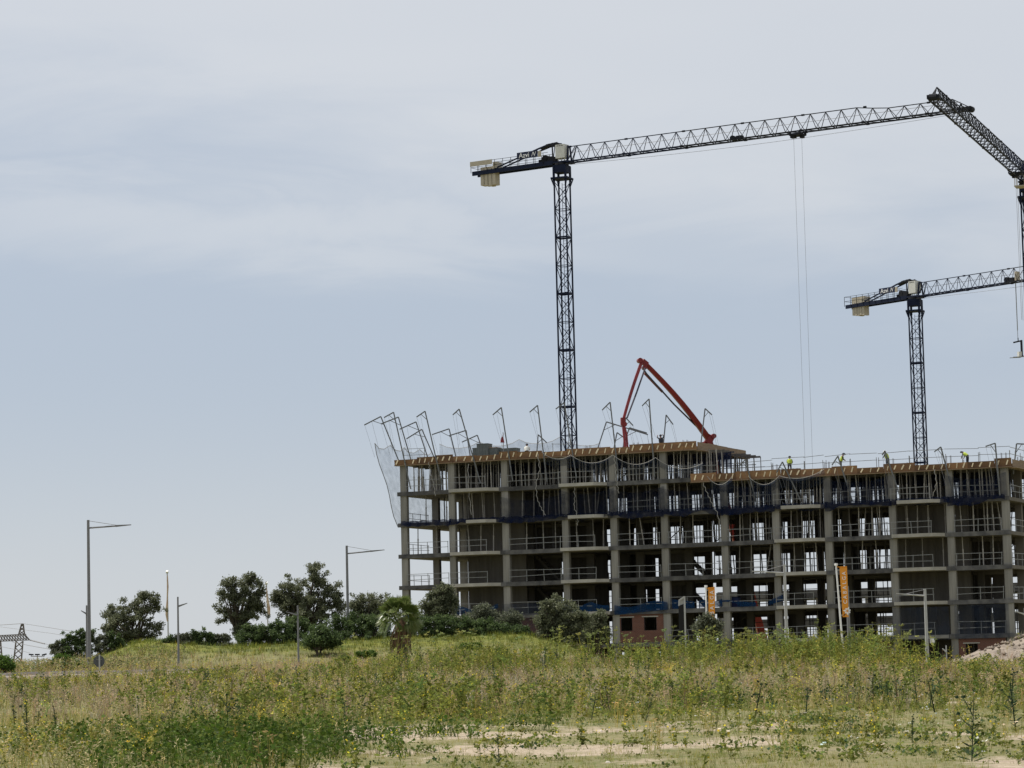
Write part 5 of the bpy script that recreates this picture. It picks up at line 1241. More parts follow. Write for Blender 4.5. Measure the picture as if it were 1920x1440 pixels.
for k, (x, y, w, h, lab) in enumerate(shr):
    ragged = x < 420
    tree(f'dark green hedge shrub {lab}', (x, y + h + 4), 224 if not ragged else 222, ([(x, y + 4, w * 1.5, h)] if not ragged else [(x, y + 8, w * 1.4, h * .8)] + [(x + w * (q_ - 2) * .42 , y - h * (.3 + .5 * ((q_ * 7 + k * 3) % 5) / 5), w * .16, h * .6) for q_ in range(5)]) + [(x - w * 0.3, y - h * 0.5, w * 0.45, h * 0.55), (x + w * 0.4, y - h * 0.4, w * 0.4, h * 0.6)], 2600 if not ragged else 2000, MT['shrub_leaf'] if not ragged or k % 3 else MT['grey_leaf'],
         name='hedge_shrub', group=HG, cat='shrub', seed=100 + k, clump=0.3 if not ragged else 0.2, ncl=60, ln=0.2, wd=0.07, trunk=0.07, stems=3)
tree('round dark bush below the hedge behind the short lamp', (603, 1224), 214, [(603, 1196, 36, 22), (590, 1205, 30, 16), (622, 1200, 22, 20), (600, 1182, 22, 12)], 7000, MT['shrub_leaf'], name='round_bush', group=None, cat='bush', seed=40, clump=0.34, ln=0.16, wd=0.09, trunk=0.1, stems=3)
tree('pale green bush climbing the bank behind the tallest lamp', (118, 1262), 190, [(118, 1238, 20, 14), (140, 1246, 20, 10), (165, 1250, 14, 8), (100, 1248, 12, 10)], 3600, MT['bright_leaf'], name='bush', group='bushes at the road edge', cat='bush', seed=41, clump=0.25, ln=0.15)
for k, (x, y, w, h, wh) in enumerate([(690, 1228, 30, 8, 'beside the tall lamp by the palm'), (880, 1214, 26, 9, 'on the bank under the grey bushes'), (935, 1222, 26, 9, 'at the low end of the bank'), (745, 1238, 26, 8, 'at the palm foot'), (640, 1240, 24, 7, 'before the round dark bush')]):
    tree(f'low bright leafy clump {wh}', (x, y + h), 205, [(x, y, w, h), (x + w * .3, y - h * .4, w * .5, h * .6)], 2000, MT['bright_leaf'], name='leafy_clump', group='low clumps on the bank', cat='bush', seed=60 + k, clump=0.2, ln=0.14, ncl=16, trunk=0.03)

# fan palm: trunk in a skirt of dead fronds, fan leaves of separate pleats
PY = 206.0
b_ = at(755, 1244, PY); b_.z = gz(b_) - 0.05; cz = at(749, 1158, PY) - b_
palm = thing('fan_palm', 'fan palm with a shaggy brown skirt of dead fronds on the bank', 'palm', b_)
MB().tube([Vector((0, 0, 0)), Vector((-0.02, 0, cz.z * .5)), cz - Vector((0, 0, 0.1))], [0.42, 0.36, 0.26], 10).build('trunk', MT['palm_trunk'], palm)
def fan(elev, az, pet, rad, n, droop, seed):
    rng = random.Random(seed); V, Q, T = [], [], []
    d = Vector((math.cos(elev) * math.cos(az), math.cos(elev) * math.sin(az), math.sin(elev)))
    sdv = Vector((-math.sin(az), math.cos(az), 0)); up = sdv.cross(d) * -1; ro = rng.uniform(-1.25, 1.25)
    sdv, up = sdv * math.cos(ro) + up * math.sin(ro), up * math.cos(ro) - sdv * math.sin(ro)
    st = cz + d * 0.15; hub = cz + d * pet - Vector((0, 0, droop * pet * 0.3))
    def quad(a, b2, c, e, t): 
        n0 = len(V); V.extend([a, b2, c, e]); Q.append((n0, n0 + 1, n0 + 2, n0 + 3)); T.extend([t] * 4)
    quad(st - sdv * .03, st + sdv * .03, hub + sdv * .02, hub - sdv * .02, 0.75)
    for k in range(n):
        a = (k / (n - 1) - 0.5) * 2.3; dd = (d * math.cos(a) + sdv * math.sin(a)).normalized()
        ln = rad * (1 - 0.22 * abs(a) / 1.3) * rng.uniform(0.88, 1.05); w = 0.06
        sd2 = dd.cross(up).normalized(); m1 = hub + dd * ln * 0.55 + up * 0.05; tip = hub + dd * ln - Vector((0, 0, droop * ln * rng.uniform(0.3, 0.75)))
        t = rng.uniform(0.3, 0.7)
        quad(hub - sd2 * .012, hub + sd2 * .012, m1 + sd2 * w, m1 - sd2 * w, t); quad(m1 - sd2 * w, m1 + sd2 * w, tip + sd2 * .008, tip - sd2 * .008, t + 0.15)
    return np.array([tuple(v) for v in V]), np.array(Q), np.array(T)
rg = random.Random(4)
for k in range(50):
    el = -0.45 + 1.85 * (k % 25 + rg.random()) / 25; az = k * 2.399 + rg.uniform(-.3, .3)
    V, Q, T = fan(el, az, rg.uniform(0.75, 1.05), rg.uniform(0.85, 1.1), 16, 0.55 if el < 0.5 else 0.25, k)
    inst('frond', np_mesh('frond', V, Q, MT['palm_leaf'], {'tint': ('FLOAT', T)}), palm)
for k in range(30):
    az = k * 2.399; r0 = 0.3; top = cz.z * rg.uniform(0.6, 0.97); ln = rg.uniform(1.1, 1.9); m = MB()
    for j in range(5):
        a2 = az + rg.uniform(-.22, .22); p0 = Vector((math.cos(a2) * r0 + cz.x * .7, math.sin(a2) * r0, top)); p1 = p0 + Vector((math.cos(a2) * 0.45, math.sin(a2) * 0.45, -ln * 0.55)); p2 = p1 + Vector((math.cos(a2) * 0.02, math.sin(a2) * 0.02, -ln * 0.45))
        m.bar(p0, p1, 0.035, 0.02, 0.1, 0.02, caps=False); m.bar(p1, p2, 0.1, 0.02, 0.03, 0.01, caps=False)
    m.build('dead_frond', MT['dead_frond'], palm)
yf_ = MB()

# ------------------------------------------------------------------ dirt heap
hx, hd_ = at(2015, 1250, 155).x, 155.0
rows = []
for i in range(40):
    r_ = []
    for j in range(40):
        x = hx - 8.5 + 17 * j / 39; d = hd_ - 8 + 16 * i / 39
        rr = math.hypot((x - hx) / 8.0, (d - hd_) / 7.5)
        h = 2.75 * max(0, 1 - rr) ** 0.92 if rr < 1 else 0
        h += (0.10 * float(vnoise(x, d, 1.1, 51)) + 0.08 * float(vnoise(x, d, 0.45, 52)) + 0.2 * float(vnoise(x, d, 2.7, 53))) * min(1, h * 2)
        r_.append((x, d, float(ground_z(x, d)) + h - 0.08))
    rows.append(r_)
heap = MB().sheet(rows).at_base('dirt_heap', mat('dirt', (0.27, 0.225, 0.18), (0.14, 0.115, 0.092), 2.2, 0.95, detail=9, bump=1.0, bscale=6, world_pos=True), Vector((hx, hd_, float(ground_z(hx, hd_)))), smooth=True)
tag(heap, 'heap of pale brown dirt in front of the building corner', 'dirt heap')
def heap_z(x, d):
    rr = np.hypot((x - hx) / 8.0, (d - hd_) / 7.5); return 2.75 * np.clip(1 - rr, 0, 1) ** 0.92
rg = random.Random(8); clod = MB()
for k in range(700):
    a = rg.uniform(0, 6.28); r_ = rg.uniform(0.1, 1.0); x = hx + math.cos(a) * r_ * 8; d = hd_ + math.sin(a) * r_ * 7.5; s = rg.uniform(0.05, 0.16)
    z = float(ground_z(x, d)) + float(heap_z(np.array(x), np.array(d))) + s * 0.2
    vs = [Vector(v) * s * rg.uniform(.7, 1.2) + Vector((x, d, z)) for v in ((1, 0, 0), (0, 1, 0), (-1, 0, 0), (0, -1, 0), (0, 0, .8), (0, 0, -.8))]
    clod.add(vs, [(0, 1, 4), (1, 2, 4), (2, 3, 4), (3, 0, 4), (1, 0, 5), (2, 1, 5), (3, 2, 5), (0, 3, 5)])
cl = clod.build('dirt_clods', heap.data.materials[0], heap, off=heap.location); tag(cl, kind='stuff')

# ------------------------------------------------------------------ weeds: many small plants built from a few kinds
class PB:
    def __init__(s, seed): s.V = []; s.Q = []; s.C = []; s.r = random.Random(seed)
    def quad(s, a, b_, c, d, col, col2=None):
        n = len(s.V); s.V += [tuple(a), tuple(b_), tuple(c), tuple(d)]; s.Q.append((n, n + 1, n + 2, n + 3)); s.C += [col, col, col2 or col, col2 or col]
    def blade(s, p, q, w, col, col2=None, w2=0.15):
        p = Vector(p); q = Vector(q); d = (q - p); a = s.r.uniform(0, 6.28); x = Vector((math.cos(a), math.sin(a), 0)) * w / 2
        if abs(d.normalized().dot(x.normalized())) > .9: x = Vector((-x.y, x.x, 0))
        s.quad(p - x, p + x, q + x * w2, q - x * w2, col, col2)
    def leaf(s, p, d, ln, w, col, up=None):
        p = Vector(p); d = Vector(d).normalized(); x = d.cross(Vector((s.r.uniform(-1, 1), s.r.uniform(-1, 1), s.r.uniform(0.2, 1)))).normalized() * w / 2
        s.quad(p, p + d * ln * .45 - x, p + d * ln, p + d * ln * .45 + x, col)
    def done(s): return np.array(s.V), np.array(s.Q), np.array(s.C)
def cj(r, c, v=.15): k = 1 + r.uniform(-v, v); return tuple(max(0, x * k) for x in c)
G1, G2, G3 = (.175, .2, .042), (.095, .122, .028), (.31, .295, .075)
STRAW, TAN, OLV = (.43, .36, .2), (.38, .3, .2), (.3, .285, .105)
PNK = (.34, .245, .18)
YEL, WHT = (.62, .5, .05), (.75, .74, .68)
def p_grass(seed, h, n, spread, cols, w=.014):
    b_ = PB(seed)
    for k in range(n):
        a = b_.r.uniform(0, 6.28); r_ = b_.r.uniform(0, spread); p = Vector((math.cos(a) * r_, math.sin(a) * r_, 0)); hh = h * b_.r.uniform(.5, 1.1)
        l = Vector((b_.r.gauss(0, .28), b_.r.gauss(0, .28), 1)) * hh; c = cj(b_.r, b_.r.choice(cols))
        b_.blade(p, p + l, w, c)
    return b_.done()
def p_oat(seed, h, n, spread, stem, head):
    b_ = PB(seed)
    for k in range(n):
        a = b_.r.uniform(0, 6.28); r_ = b_.r.uniform(0, spread); p = Vector((math.cos(a) * r_, math.sin(a) * r_, 0)); hh = h * b_.r.uniform(.6, 1.1)
        q_ = p + Vector((b_.r.gauss(0, .14), b_.r.gauss(0, .14), 1)) * hh; b_.blade(p, q_, .011, cj(b_.r, stem), w2=.6)
        for j in range(3): b_.leaf(p.lerp(q_, .8 + .1 * j), (b_.r.gauss(0, 1), b_.r.gauss(0, 1), .5), .07, .022, cj(b_.r, head, .25))
        b_.leaf(p.lerp(q_, .3), (b_.r.gauss(0, 1), b_.r.gauss(0, 1), .9), .16, .015, cj(b_.r, stem))
    return b_.done()
def p_mustard(seed, h, nb, nl, cols, flower, nf, lw=.045, thick=.018):
    b_ = PB(seed); top = Vector((b_.r.gauss(0, .06), b_.r.gauss(0, .06), h)); st = cj(b_.r, cols[0])
    b_.blade((0, 0, 0), top, thick, st, w2=.4); tips = [top]
    for k in range(nb):
        t = b_.r.uniform(.15, .85); p = top * t; d = Vector((b_.r.gauss(0, 1), b_.r.gauss(0, 1), b_.r.uniform(.5, 1.6))).normalized(); ln = h * b_.r.uniform(.2, .42) * (1.15 - t * .5); q_ = p + d * ln
        b_.blade(p, q_, thick * .6, st, w2=.4); tips.append(q_)
        for j in range(nl):
            s_ = b_.r.uniform(.1, 1); b_.leaf(p.lerp(q_, s_), (b_.r.gauss(0, 1), b_.r.gauss(0, 1), b_.r.uniform(-.2, .8)), b_.r.uniform(.5, 1.3) * lw * 2.2, lw * b_.r.uniform(.6, 1.1), cj(b_.r, b_.r.choice(cols), .25))
    for k in range(nl * 2):
        t = b_.r.uniform(.05, .9); b_.leaf(top * t, (b_.r.gauss(0, 1), b_.r.gauss(0, 1), b_.r.uniform(-.1, .7)), lw * 3 * (1.2 - t), lw * 1.2, cj(b_.r, b_.r.choice(cols), .25))
    for k in range(nf):
        p = b_.r.choice(tips) + Vector((b_.r.gauss(0, .03), b_.r.gauss(0, .03), b_.r.uniform(-.04, .03))); b_.leaf(p, (b_.r.gauss(0, 1), b_.r.gauss(0, 1), .6), .035, .032, cj(b_.r, flower, .2))
    return b_.done()
def p_mallow(seed, r0, h, n, cols, ls=.1):
    b_ = PB(seed)
    for k in range(n):
        a = b_.r.uniform(0, 6.28); r_ = r0 * b_.r.random() ** .6; z = h * (1 - (r_ / r0) ** 2 * .6) * b_.r.uniform(.5, 1.05); p = Vector((math.cos(a) * r_, math.sin(a) * r_, z))
        d = Vector((math.cos(a) + b_.r.gauss(0, .7), math.sin(a) + b_.r.gauss(0, .7), b_.r.uniform(-.5, .5))); s_ = ls * b_.r.uniform(.6, 1.25); b_.leaf(p, d, s_, s_ * .85, cj(b_.r, b_.r.choice(cols), .25))
        if k % 3 == 0: b_.blade((p.x * .35, p.y * .35, 0), p, .012, cj(b_.r, cols[0]))
    return b_.done()
def p_thistle(seed, h, nb, cols):
    b_ = PB(seed); top = Vector((b_.r.gauss(0, .05), b_.r.gauss(0, .05), h)); ax = [(Vector((0, 0, 0)), top)]
    b_.blade((0, 0, 0), top, .03, cols[0], w2=.5); b_.blade((0, 0, 0), top, .03, cols[0], w2=.5)
    for k in range(nb):
        t = b_.r.uniform(.45, .9); p = top * t; d = Vector((b_.r.gauss(0, 1), b_.r.gauss(0, 1), b_.r.uniform(.8, 1.6))).normalized(); q_ = p + d * h * b_.r.uniform(.15, .32); ax.append((p, q_)); b_.blade(p, q_, .018, cols[0], w2=.5)
    for i, (p, q_) in enumerate(ax):
        ln = (q_ - p).length; n = int(ln / .02)
        for k in range(n):
            t = (k + .5) / n; a = k * 2.4; s_ = (.2 * (1.1 - t) ** .8 if i == 0 else .09 * (1.2 - t)) * b_.r.uniform(.45, 1.2) * (h / .9)
            b_.leaf(p.lerp(q_, t), (math.cos(a), math.sin(a), b_.r.uniform(-.2, .9)), s_, s_ * .19, cj(b_.r, b_.r.choice(cols), .25))
        for k in range(4): b_.leaf(q_, (b_.r.gauss(0, 1), b_.r.gauss(0, 1), 1), .05, .045, cj(b_.r, cols[0]))
    return b_.done()
def p_daisy(seed, n, h, col):
    b_ = PB(seed)
    for k in range(n):
        p = Vector((b_.r.gauss(0, .1), b_.r.gauss(0, .1), 0)); q_ = p + Vector((b_.r.gauss(0, .08), b_.r.gauss(0, .08), h * b_.r.uniform(.6, 1.1))); b_.blade(p, q_, .009, G1, w2=.8)
        for j in range(3): b_.leaf(q_ + Vector((b_.r.gauss(0, .012), b_.r.gauss(0, .012), 0)), (b_.r.gauss(0, 1), b_.r.gauss(0, 1), .25), .036, .034, cj(b_.r, col, .1))
        b_.leaf(p.lerp(q_, .4), (b_.r.gauss(0, 1), b_.r.gauss(0, 1), .5), .09, .03, cj(b_.r, G1))
    return b_.done()
def scatter(name, label, protos, X, D, sc, seed, vary=.22, tilt=.12):
    rng = np.random.default_rng(seed); n = len(X)
    if n == 0: return
    zz_ = ground_z(X, D) + np.where(heap_z(X, D) > 0.05, heap_z(X, D) - 0.05, 0); which = rng.integers(0, len(protos), n); ang = rng.uniform(0, 2 * np.pi, n); tx = rng.normal(0, tilt, n); ty = rng.normal(0, tilt, n)
    br = 1 + rng.normal(0, vary, n); hu = rng.normal(0, .09, n); VV, QQ, CC = [], [], []; off = 0
    for k, (V, Q, C) in enumerate(protos):
        s = which == k; m = int(s.sum())
        if not m: continue
        c, sn = np.cos(ang[s])[:, None], np.sin(ang[s])[:, None]; S = sc[s][:, None]
        x = (V[None, :, 0] * c - V[None, :, 1] * sn) * S; y = (V[None, :, 0] * sn + V[None, :, 1] * c) * S; z = V[None, :, 2] * S * np.ones_like(x)
        x = x + z * tx[s][:, None] + X[s][:, None]; y = y + z * ty[s][:, None] + D[s][:, None]; z = z + zz_[s][:, None] - .015
        VV.append(np.stack([x, y, z], -1).reshape(-1, 3)); QQ.append((Q[None] + (np.arange(m) * len(V))[:, None, None]).reshape(-1, 4) + off); off += m * len(V)
        cc = C[None] * np.clip(br[s], .5, 1.6)[:, None, None] * np.stack([1 + hu[s], np.ones(m), 1 - hu[s]], -1)[:, None, :]
        CC.append(np.concatenate([np.clip(cc, .003, .9), np.ones((m, len(V), 1))], -1).reshape(-1, 4))
    me = np_mesh(name, np.concatenate(VV), np.concatenate(QQ), MT['weed'], {'Col': ('FLOAT_COLOR', np.concatenate(CC))})
    tag(inst(name, me), label, kind='stuff'); return len(me.polygons)
def cand(n, d0, d1, seed, pow_=1.0, margin=1.5):
    n = int(n * margin / 1.22)
    rng = np.random.default_rng(seed); d = d0 + (d1 - d0) * rng.random(n) ** pow_; a = rng.uniform(-1, 1, n) * 0.18 * margin
    keep = rng.random(n) < d / d1
    d = d[keep]; return d * a[keep] , d, np.random.default_rng(seed + 1)
POLY = {}
# mask helpers in field coordinates (X across, d away from the camera)
def blob(X, d, x, dd, rx, rd): return np.exp(-((X - x) / rx) ** 2 - ((d - dd) / rd) ** 2)
bank = lambda X, d: np.exp(-((d - 119) / 8.0) ** 2) * smooth(X, -9, -5) * (1 - smooth(X, 14, 18))
road_free = lambda X, d: ~((X < -16) & (d > 161) & (d < 178 - 0.03 * (X + 18)))
def pick(X, d, rng, w, clear=False):
    if clear: w = w * (1 - .85 * np.clip(mallow_w(X, d) * 1.3 - .2, 0, 1))
    s = (rng.random(len(X)) < w) & road_free(X, d); return X[s], d[s]
def mallow_w(X, d):
    wm = np.zeros_like(X)
    for (bx, bd, ax, ad, st) in ((-5.2, 53, 1.9, 8, 1.8), (-4.4, 47, 0.9, 3, 1.5), (-8.3, 63, 1.0, 3, 1), (-9.2, 58, .9, 8, .8), (-.9, 76, 1.1, 1.8, 1), (2.3, 75, 2.3, 1.3, .8), (5.0, 74, 1.6, 2.2, .9), (9.5, 78, 1.8, 1.6, .8), (-1.0, 97, 1.4, 3.5, .7), (.9, 99, 1.2, 5, .9), (-3.5, 95, 1.1, 4, .7), (4.5, 88, 1.3, 2.5, .7), (8, 86, 1.2, 2.0, .8), (10.5, 84, 1.2, 1.5, .7), (12.8, 80, 1, 4, .7), (-1.6, 58, .6, 1.3, .8), (-3.2, 53.5, .55, .9, .9), (.25, 60, .55, .8, .9), (-6.7, 71, 1.4, 1.6, .6)):
        wm = np.maximum(wm, st * blob(X, d, bx, bd, ax, ad))
    return wm
# 1. short turf over the near field
X, d, rg_ = cand(85000, 38, 84, 200)
w = (1 - 0.72 * smooth(sand_of(X, d), .2, .85)) * (.35 + .65 * smooth(vnoise(X * 2, d, 3.3, 71), -.6, .5)) * (.25 + .75 * smooth(vnoise(X * 2, d, 1.0, 171), -.35, .3))
x, y = pick(X, d, rg_, w * .85)
P = [p_grass(300 + k, .15, 6, .12, [G1, G3, G3, OLV], .013) for k in range(6)] + [p_grass(310 + k, .24, 6, .14, [OLV, G1, G3], .012) for k in range(3)]
POLY['turf'] = scatter('turf_grass', 'short green and straw grass over the sandy near field', P, x, y, rg_.uniform(.4, 1.1, len(x)) * (.62 + .38 * smooth(y, 62, 70)), 201)
# 2. straw and tan grass, taller, over the middle field
X, d, rg_ = cand(46000, 62, 150, 210)
w = (.3 + .7 * smooth(vnoise(X * .9, d, 6, 72), -.4, .4)) * smooth(d, 62, 72) * (1 - .9 * np.clip(sand_of(X, d) * 1.2, 0, 1)) * (1 - .4 * bank(X, d) * (X > 4)) * (1 + .9 * np.exp(-((d - 98) / 14) ** 2)) * (.25 + .75 * smooth(vnoise(X, d, 1.1, 172), -.3, .3))
x, y = pick(X, d, rg_, w * .5, True)
P = [p_oat(320 + k, .6, 6, .2, (OLV, TAN, STRAW, G3, PNK)[k], (STRAW, TAN, PNK)[k % 3]) for k in range(5)] + [p_grass(330 + k, .45, 9, .2, [STRAW, G1, OLV, G3], .018) for k in range(4)]
POLY['oat'] = scatter('wild_oats', 'straw coloured wild oats and dry grass across the middle of the field', P, x, y, rg_.uniform(.6, 1.25, len(x)), 211)
# dry grass in the left near field
X, d, rg_ = cand(9000, 40, 75, 215)
w = (1 - smooth(X, -4.5, -2.5)) * (.3 + .7 * smooth(vnoise(X, d, 3, 73), -.3, .5)) + .1 * (X > 2)
x, y = pick(X, d, rg_, w * .4, True)
POLY['oat2'] = scatter('dry_grass', 'dry grass standing in the near corner of the field', [p_oat(340 + k, .5, 5, .16, OLV, STRAW) for k in range(4)] + [p_grass(345 + k, .4, 8, .18, [G1, OLV, G3], .012) for k in range(3)], x, y, rg_.uniform(.6, 1.2, len(x)), 216)
# 3. yellow flowered mustard
X, d, rg_ = cand(40000, 46, 150, 220)
w = (.06 + .94 * smooth(vnoise(X * .7, d, 6, 74), .0, .6)) * smooth(d, 64, 80) * (1 - np.clip(sand_of(X, d) * 1.3, 0, 1))
w = np.maximum(w, 1.3 * (1 - smooth(X, -5.5, -3.8)) * (1 - smooth(d, 64, 72)) * smooth(vnoise(X, d, 2.5, 75), -.5, .3))
w = np.maximum(w, .5 * np.exp(-((d - 128) / 14) ** 2) * smooth(X, 17, 20)) * (.2 + .8 * smooth(vnoise(X, d, 1.3, 173), -.3, .3))
x, y = pick(X, d, rg_, w * .36, True)
P = [p_mustard(350 + k, .62, 6, 5, [G3, G1, OLV], YEL, 5, .034, .014) for k in range(7)]
POLY['mustard'] = scatter('yellow_mustard', 'yellow flowering mustard weeds through the field', P, x, y, rg_.uniform(.6, 1.25, len(x)), 221)
# 4. tall green weeds on the rise before the building
X, d, rg_ = cand(26000, 92, 138, 230)
cl_ = (.35 + .65 * smooth(vnoise(X * .8, d, 3.0, 76), -.3, .5)) * (.3 + .7 * smooth(vnoise(X, d, 1.2, 174), -.35, .3))
w = bank(X, d) * (.4 + .6 * smooth(X, 5.5, 7.5)) * cl_ + .9 * bank(X, d) * smooth(vnoise(X * 1.4, d, 4.0, 176), -.05, .35)
x, y = pick(X, d, rg_, w * .62)
P = [p_mustard(360 + k, 1.15, 8, 4, [G1, G1, G2, G3], (.3, .3, .09), 5, .055, .022) for k in range(8)]
hs_ = rg_.uniform(.4, 1.22, len(x)) * (.92 + .2 * smooth(x, 6, 8)); 
POLY['tall'] = scatter('tall_green_weeds', 'tall leafy green weeds on the rise in front of the building', P, x, y, hs_, 231)
X, d, rg_ = cand(44000, 64, 134, 232)
x, y = pick(X, d, rg_, (.05 + .95 * smooth(vnoise(X * 1.1, d, 5.0, 181), -.02, .4)) * (.1 + .9 * smooth(vnoise(X * 1.6, d, 2.0, 182), -.2, .3)) * (1 - np.clip(sand_of(X, d) * 1.5, 0, 1)) * .5)
P = [p_mallow(450 + k, .28, .5, 24, [G1, G3, G1, G2, G2], .075) for k in range(4)] + [p_mustard(455 + k, .8, 7, 6, [G1, G1, G2], YEL, 2, .045, .016) for k in range(4)]
POLY['leafy'] = scatter('leafy_weeds', 'fresh green leafy weeds in clumps through the middle of the field', P, x, y, rg_.uniform(.6, 1.3, len(x)), 233)
X, d, rg_ = cand(5000, 64, 130, 234)
x, y = pick(X, d, rg_, (.025 + .13 * smooth(vnoise(X, d, 5.0, 183), .1, .5)) * (1 - np.clip(sand_of(X, d) * 1.5, 0, 1)))
POLY['dark'] = scatter('dark_weeds', 'dark upright thistle weeds scattered through the field', [p_thistle(460 + k, .6, 6, [(.06, .09, .045), (.09, .13, .06), (.04, .065, .03)]) for k in range(4)], x, y, rg_.uniform(.6, 1.3, len(x)), 235)
X, d, rg_ = cand(7000, 62, 135, 237)
x, y = pick(X, d, rg_, (.1 + .6 * smooth(vnoise(X * 1.2, d, 4, 188), .0, .5)) * (1 - np.clip(sand_of(X, d) * 1.4, 0, 1)) * .5)
scatter('dead_stalks', 'brown dead stalks standing among the field weeds', [p_mustard(465 + k, .85, 7, 1, [(.2, .14, .09), (.26, .19, .12)], (.22, .16, .1), 6, .02, .016) for k in range(4)], x, y, rg_.uniform(.6, 1.25, len(x)), 238)
# tall seeding umbels sticking out of them
X, d, rg_ = cand(2600, 104, 126, 235)
x, y = pick(X, d, rg_, bank(X, d) * (.16 + .2 * smooth(X, 5.5, 7.5)))
def p_umbel(seed, h):
    b_ = PB(seed); top = Vector((b_.r.gauss(0, .08), b_.r.gauss(0, .08), h)); b_.blade((0, 0, 0), top, .022, G1, w2=.5)
    for k in range(3):
        t = b_.r.uniform(.45, .85); p = top * t; q_ = p + Vector((b_.r.gauss(0, .2), b_.r.gauss(0, .2), h * .24)); b_.blade(p, q_, .016, G1, w2=.5)
        for j in range(5): b_.leaf(q_, (b_.r.gauss(0, 1), b_.r.gauss(0, 1), .4), .1, .05, cj(b_.r, (.2, .22, .08)))
    for j in range(7): b_.leaf(top, (b_.r.gauss(0, 1), b_.r.gauss(0, 1), .5), .13, .06, cj(b_.r, (.2, .22, .08)))
    for j in range(8): t = b_.r.uniform(.1, .8); b_.leaf(top * t, (b_.r.gauss(0, 1), b_.r.gauss(0, 1), .4), .2 * (1.1 - t), .05, cj(b_.r, G1))
    return b_.done()
scatter('seeding_umbels', 'tall seeding umbel weeds standing above the green rise', [p_umbel(370 + k, 1.45) for k in range(5)], x, y, rg_.uniform(.75, 1.22, len(x)), 236)
# 5. dark leafy mallow patches
X, d, rg_ = cand(30000, 40, 110, 240)
rx = X
wm = mallow_w(X, d)
x, y = pick(X, d, rg_, np.clip(wm * (.5 + .5 * smooth(vnoise(X, d, 1.0, 77), -.5, .3)), 0, 1) ** 1.2 * .9)
P = [p_mallow(380 + k, .27, .42, 26, [(.042, .075, .01), (.062, .1, .015), (.1, .13, .035)], .07) for k in range(6)]
POLY['mallow'] = scatter('mallow_patches', 'dark green leafy mallow patches on the field', P, x, y, rg_.uniform(.7, 1.35, len(x)), 241)
X, d, rg_ = cand(6500, 40, 72, 245)
x, y = pick(X, d, rg_, 0.5 * smooth(X, -5, -3) * (.2 + .8 * smooth(vnoise(X * 1.5, d, 3, 186), -.1, .4)))
scatter('low_rosettes', 'low green weed rosettes dotted over the sandy clearing', [p_mallow(480 + k, .16, .13, 18, [G2, G1, G2, (.07, .105, .05)], .06) for k in range(4)] + [p_mustard(485 + k, .3, 4, 3, [G1, G2], YEL, 2, .03, .012) for k in range(3)], x, y, rg_.uniform(.5, 1.5, len(x)), 246)
# 6. daisies and yellow flower spots
X, d, rg_ = cand(6000, 42, 100, 250)
x, y = pick(X, d, rg_, (.05 + .1 * smooth(X, 1, 5) + .02 * (d > 70)) * smooth(vnoise(X, d, 3, 78), -.2, .5))
scatter('daisies', 'white daisies dotted over the near field', [p_daisy(390 + k, 2, .22, WHT) for k in range(4)], x, y, rg_.uniform(.7, 1.3, len(x)), 251)
X, d, rg_ = cand(9000, 42, 100, 255)
w = np.maximum.reduce([blob(X, d, -9.2, 86, 2, 3), blob(X, d, 2.6, 88, 2.2, 3) * .6, blob(X, d, -4.0, 53, .4, .8), blob(X, d, 8.8, 80, 1.5, 1.5) * .6, blob(X, d, -6.5, 50, 2.5, 4) * .4, blob(X, d, 12, 92, 3, 8) * .4])
x, y = pick(X, d, rg_, w * .6)
scatter('yellow_daisies', 'patches of small yellow daisies on the field', [p_daisy(395 + k, 2, .28, YEL) for k in range(4)], x, y, rg_.uniform(.7, 1.2, len(x)), 256)
# 7. far field: dry weeds up to the bank, moss green tufts on the bank, weeds beyond the road and on the heap
X, d, rg_ = cand(24000, 125, 214, 260, .8)
w = (.3 + .7 * smooth(vnoise(X * .5, d, 7, 79), -.4, .3)) * (1 - smooth(X, 8, 13) * .75) * (1 - .9 * np.clip(sand_of(X, d), 0, 1))
x, y = pick(X, d, rg_, w * .5)
scatter('far_dry_weeds', 'tan dry weeds on the far side of the field', [p_grass(400 + k, .55, 8, .3, [TAN, STRAW, OLV, PNK, PNK, (.22, .15, .1)], .03) for k in range(4)] + [p_mustard(405 + k, .65, 4, 2, [OLV, G3, TAN], YEL, 3, .05, .025) for k in range(3)], x, y, rg_.uniform(.6, 1.3, len(x)), 261)
X, d, rg_ = cand(20000, 196, 236, 265)
bm = np.clip(berm_of(X, d) / 1.5, 0, 1) * smooth(d, 210, 217)
x, y = pick(X, d, rg_, (.15 + .85 * bm) * (X < 6) * (X > -36) * .8)
scatter('bank_grass', 'yellow green grass tufts on the bank', [p_grass(410 + k, .34, 8, .35, [(.17, .2, .032), (.12, .145, .028), (.23, .225, .045), G2, G1], .04) for k in range(5)], x, y, rg_.uniform(.5, 1.3, len(x)), 266)
X, d, rg_ = cand(9000, 174, 215, 270)
x, y = pick(X, d, rg_, (X < -25) * .8 * (1 - .95 * blob(X, d, -25.6, 175, 2.2, 6)))
scatter('roadside_weeds', 'grey green weeds beyond the road under the pylon', [p_mustard(420 + k, 1.0, 5, 3, [OLV, (.1, .1, .06), G2, TAN], TAN, 3, .07, .03) for k in range(5)], x, y, rg_.uniform(.6, 1.2, len(x)), 271)
X, d, rg_ = cand(9000, 132, 165, 275)
x, y = pick(X, d, rg_, ((heap_z(X, d) > 0.0) * (heap_z(X, d) < 1.5) * .35 * (d < 152) + np.exp(-((d - 143) / 5) ** 2) * (X > 19) * .8) )
scatter('heap_weeds', 'green weeds growing over the foot of the dirt heap', [p_mustard(430 + k, .55, 5, 3, [G1, G2, OLV], YEL, 3, .045, .02) for k in range(4)], x, y, rg_.uniform(.5, 1.2, len(x)), 276)
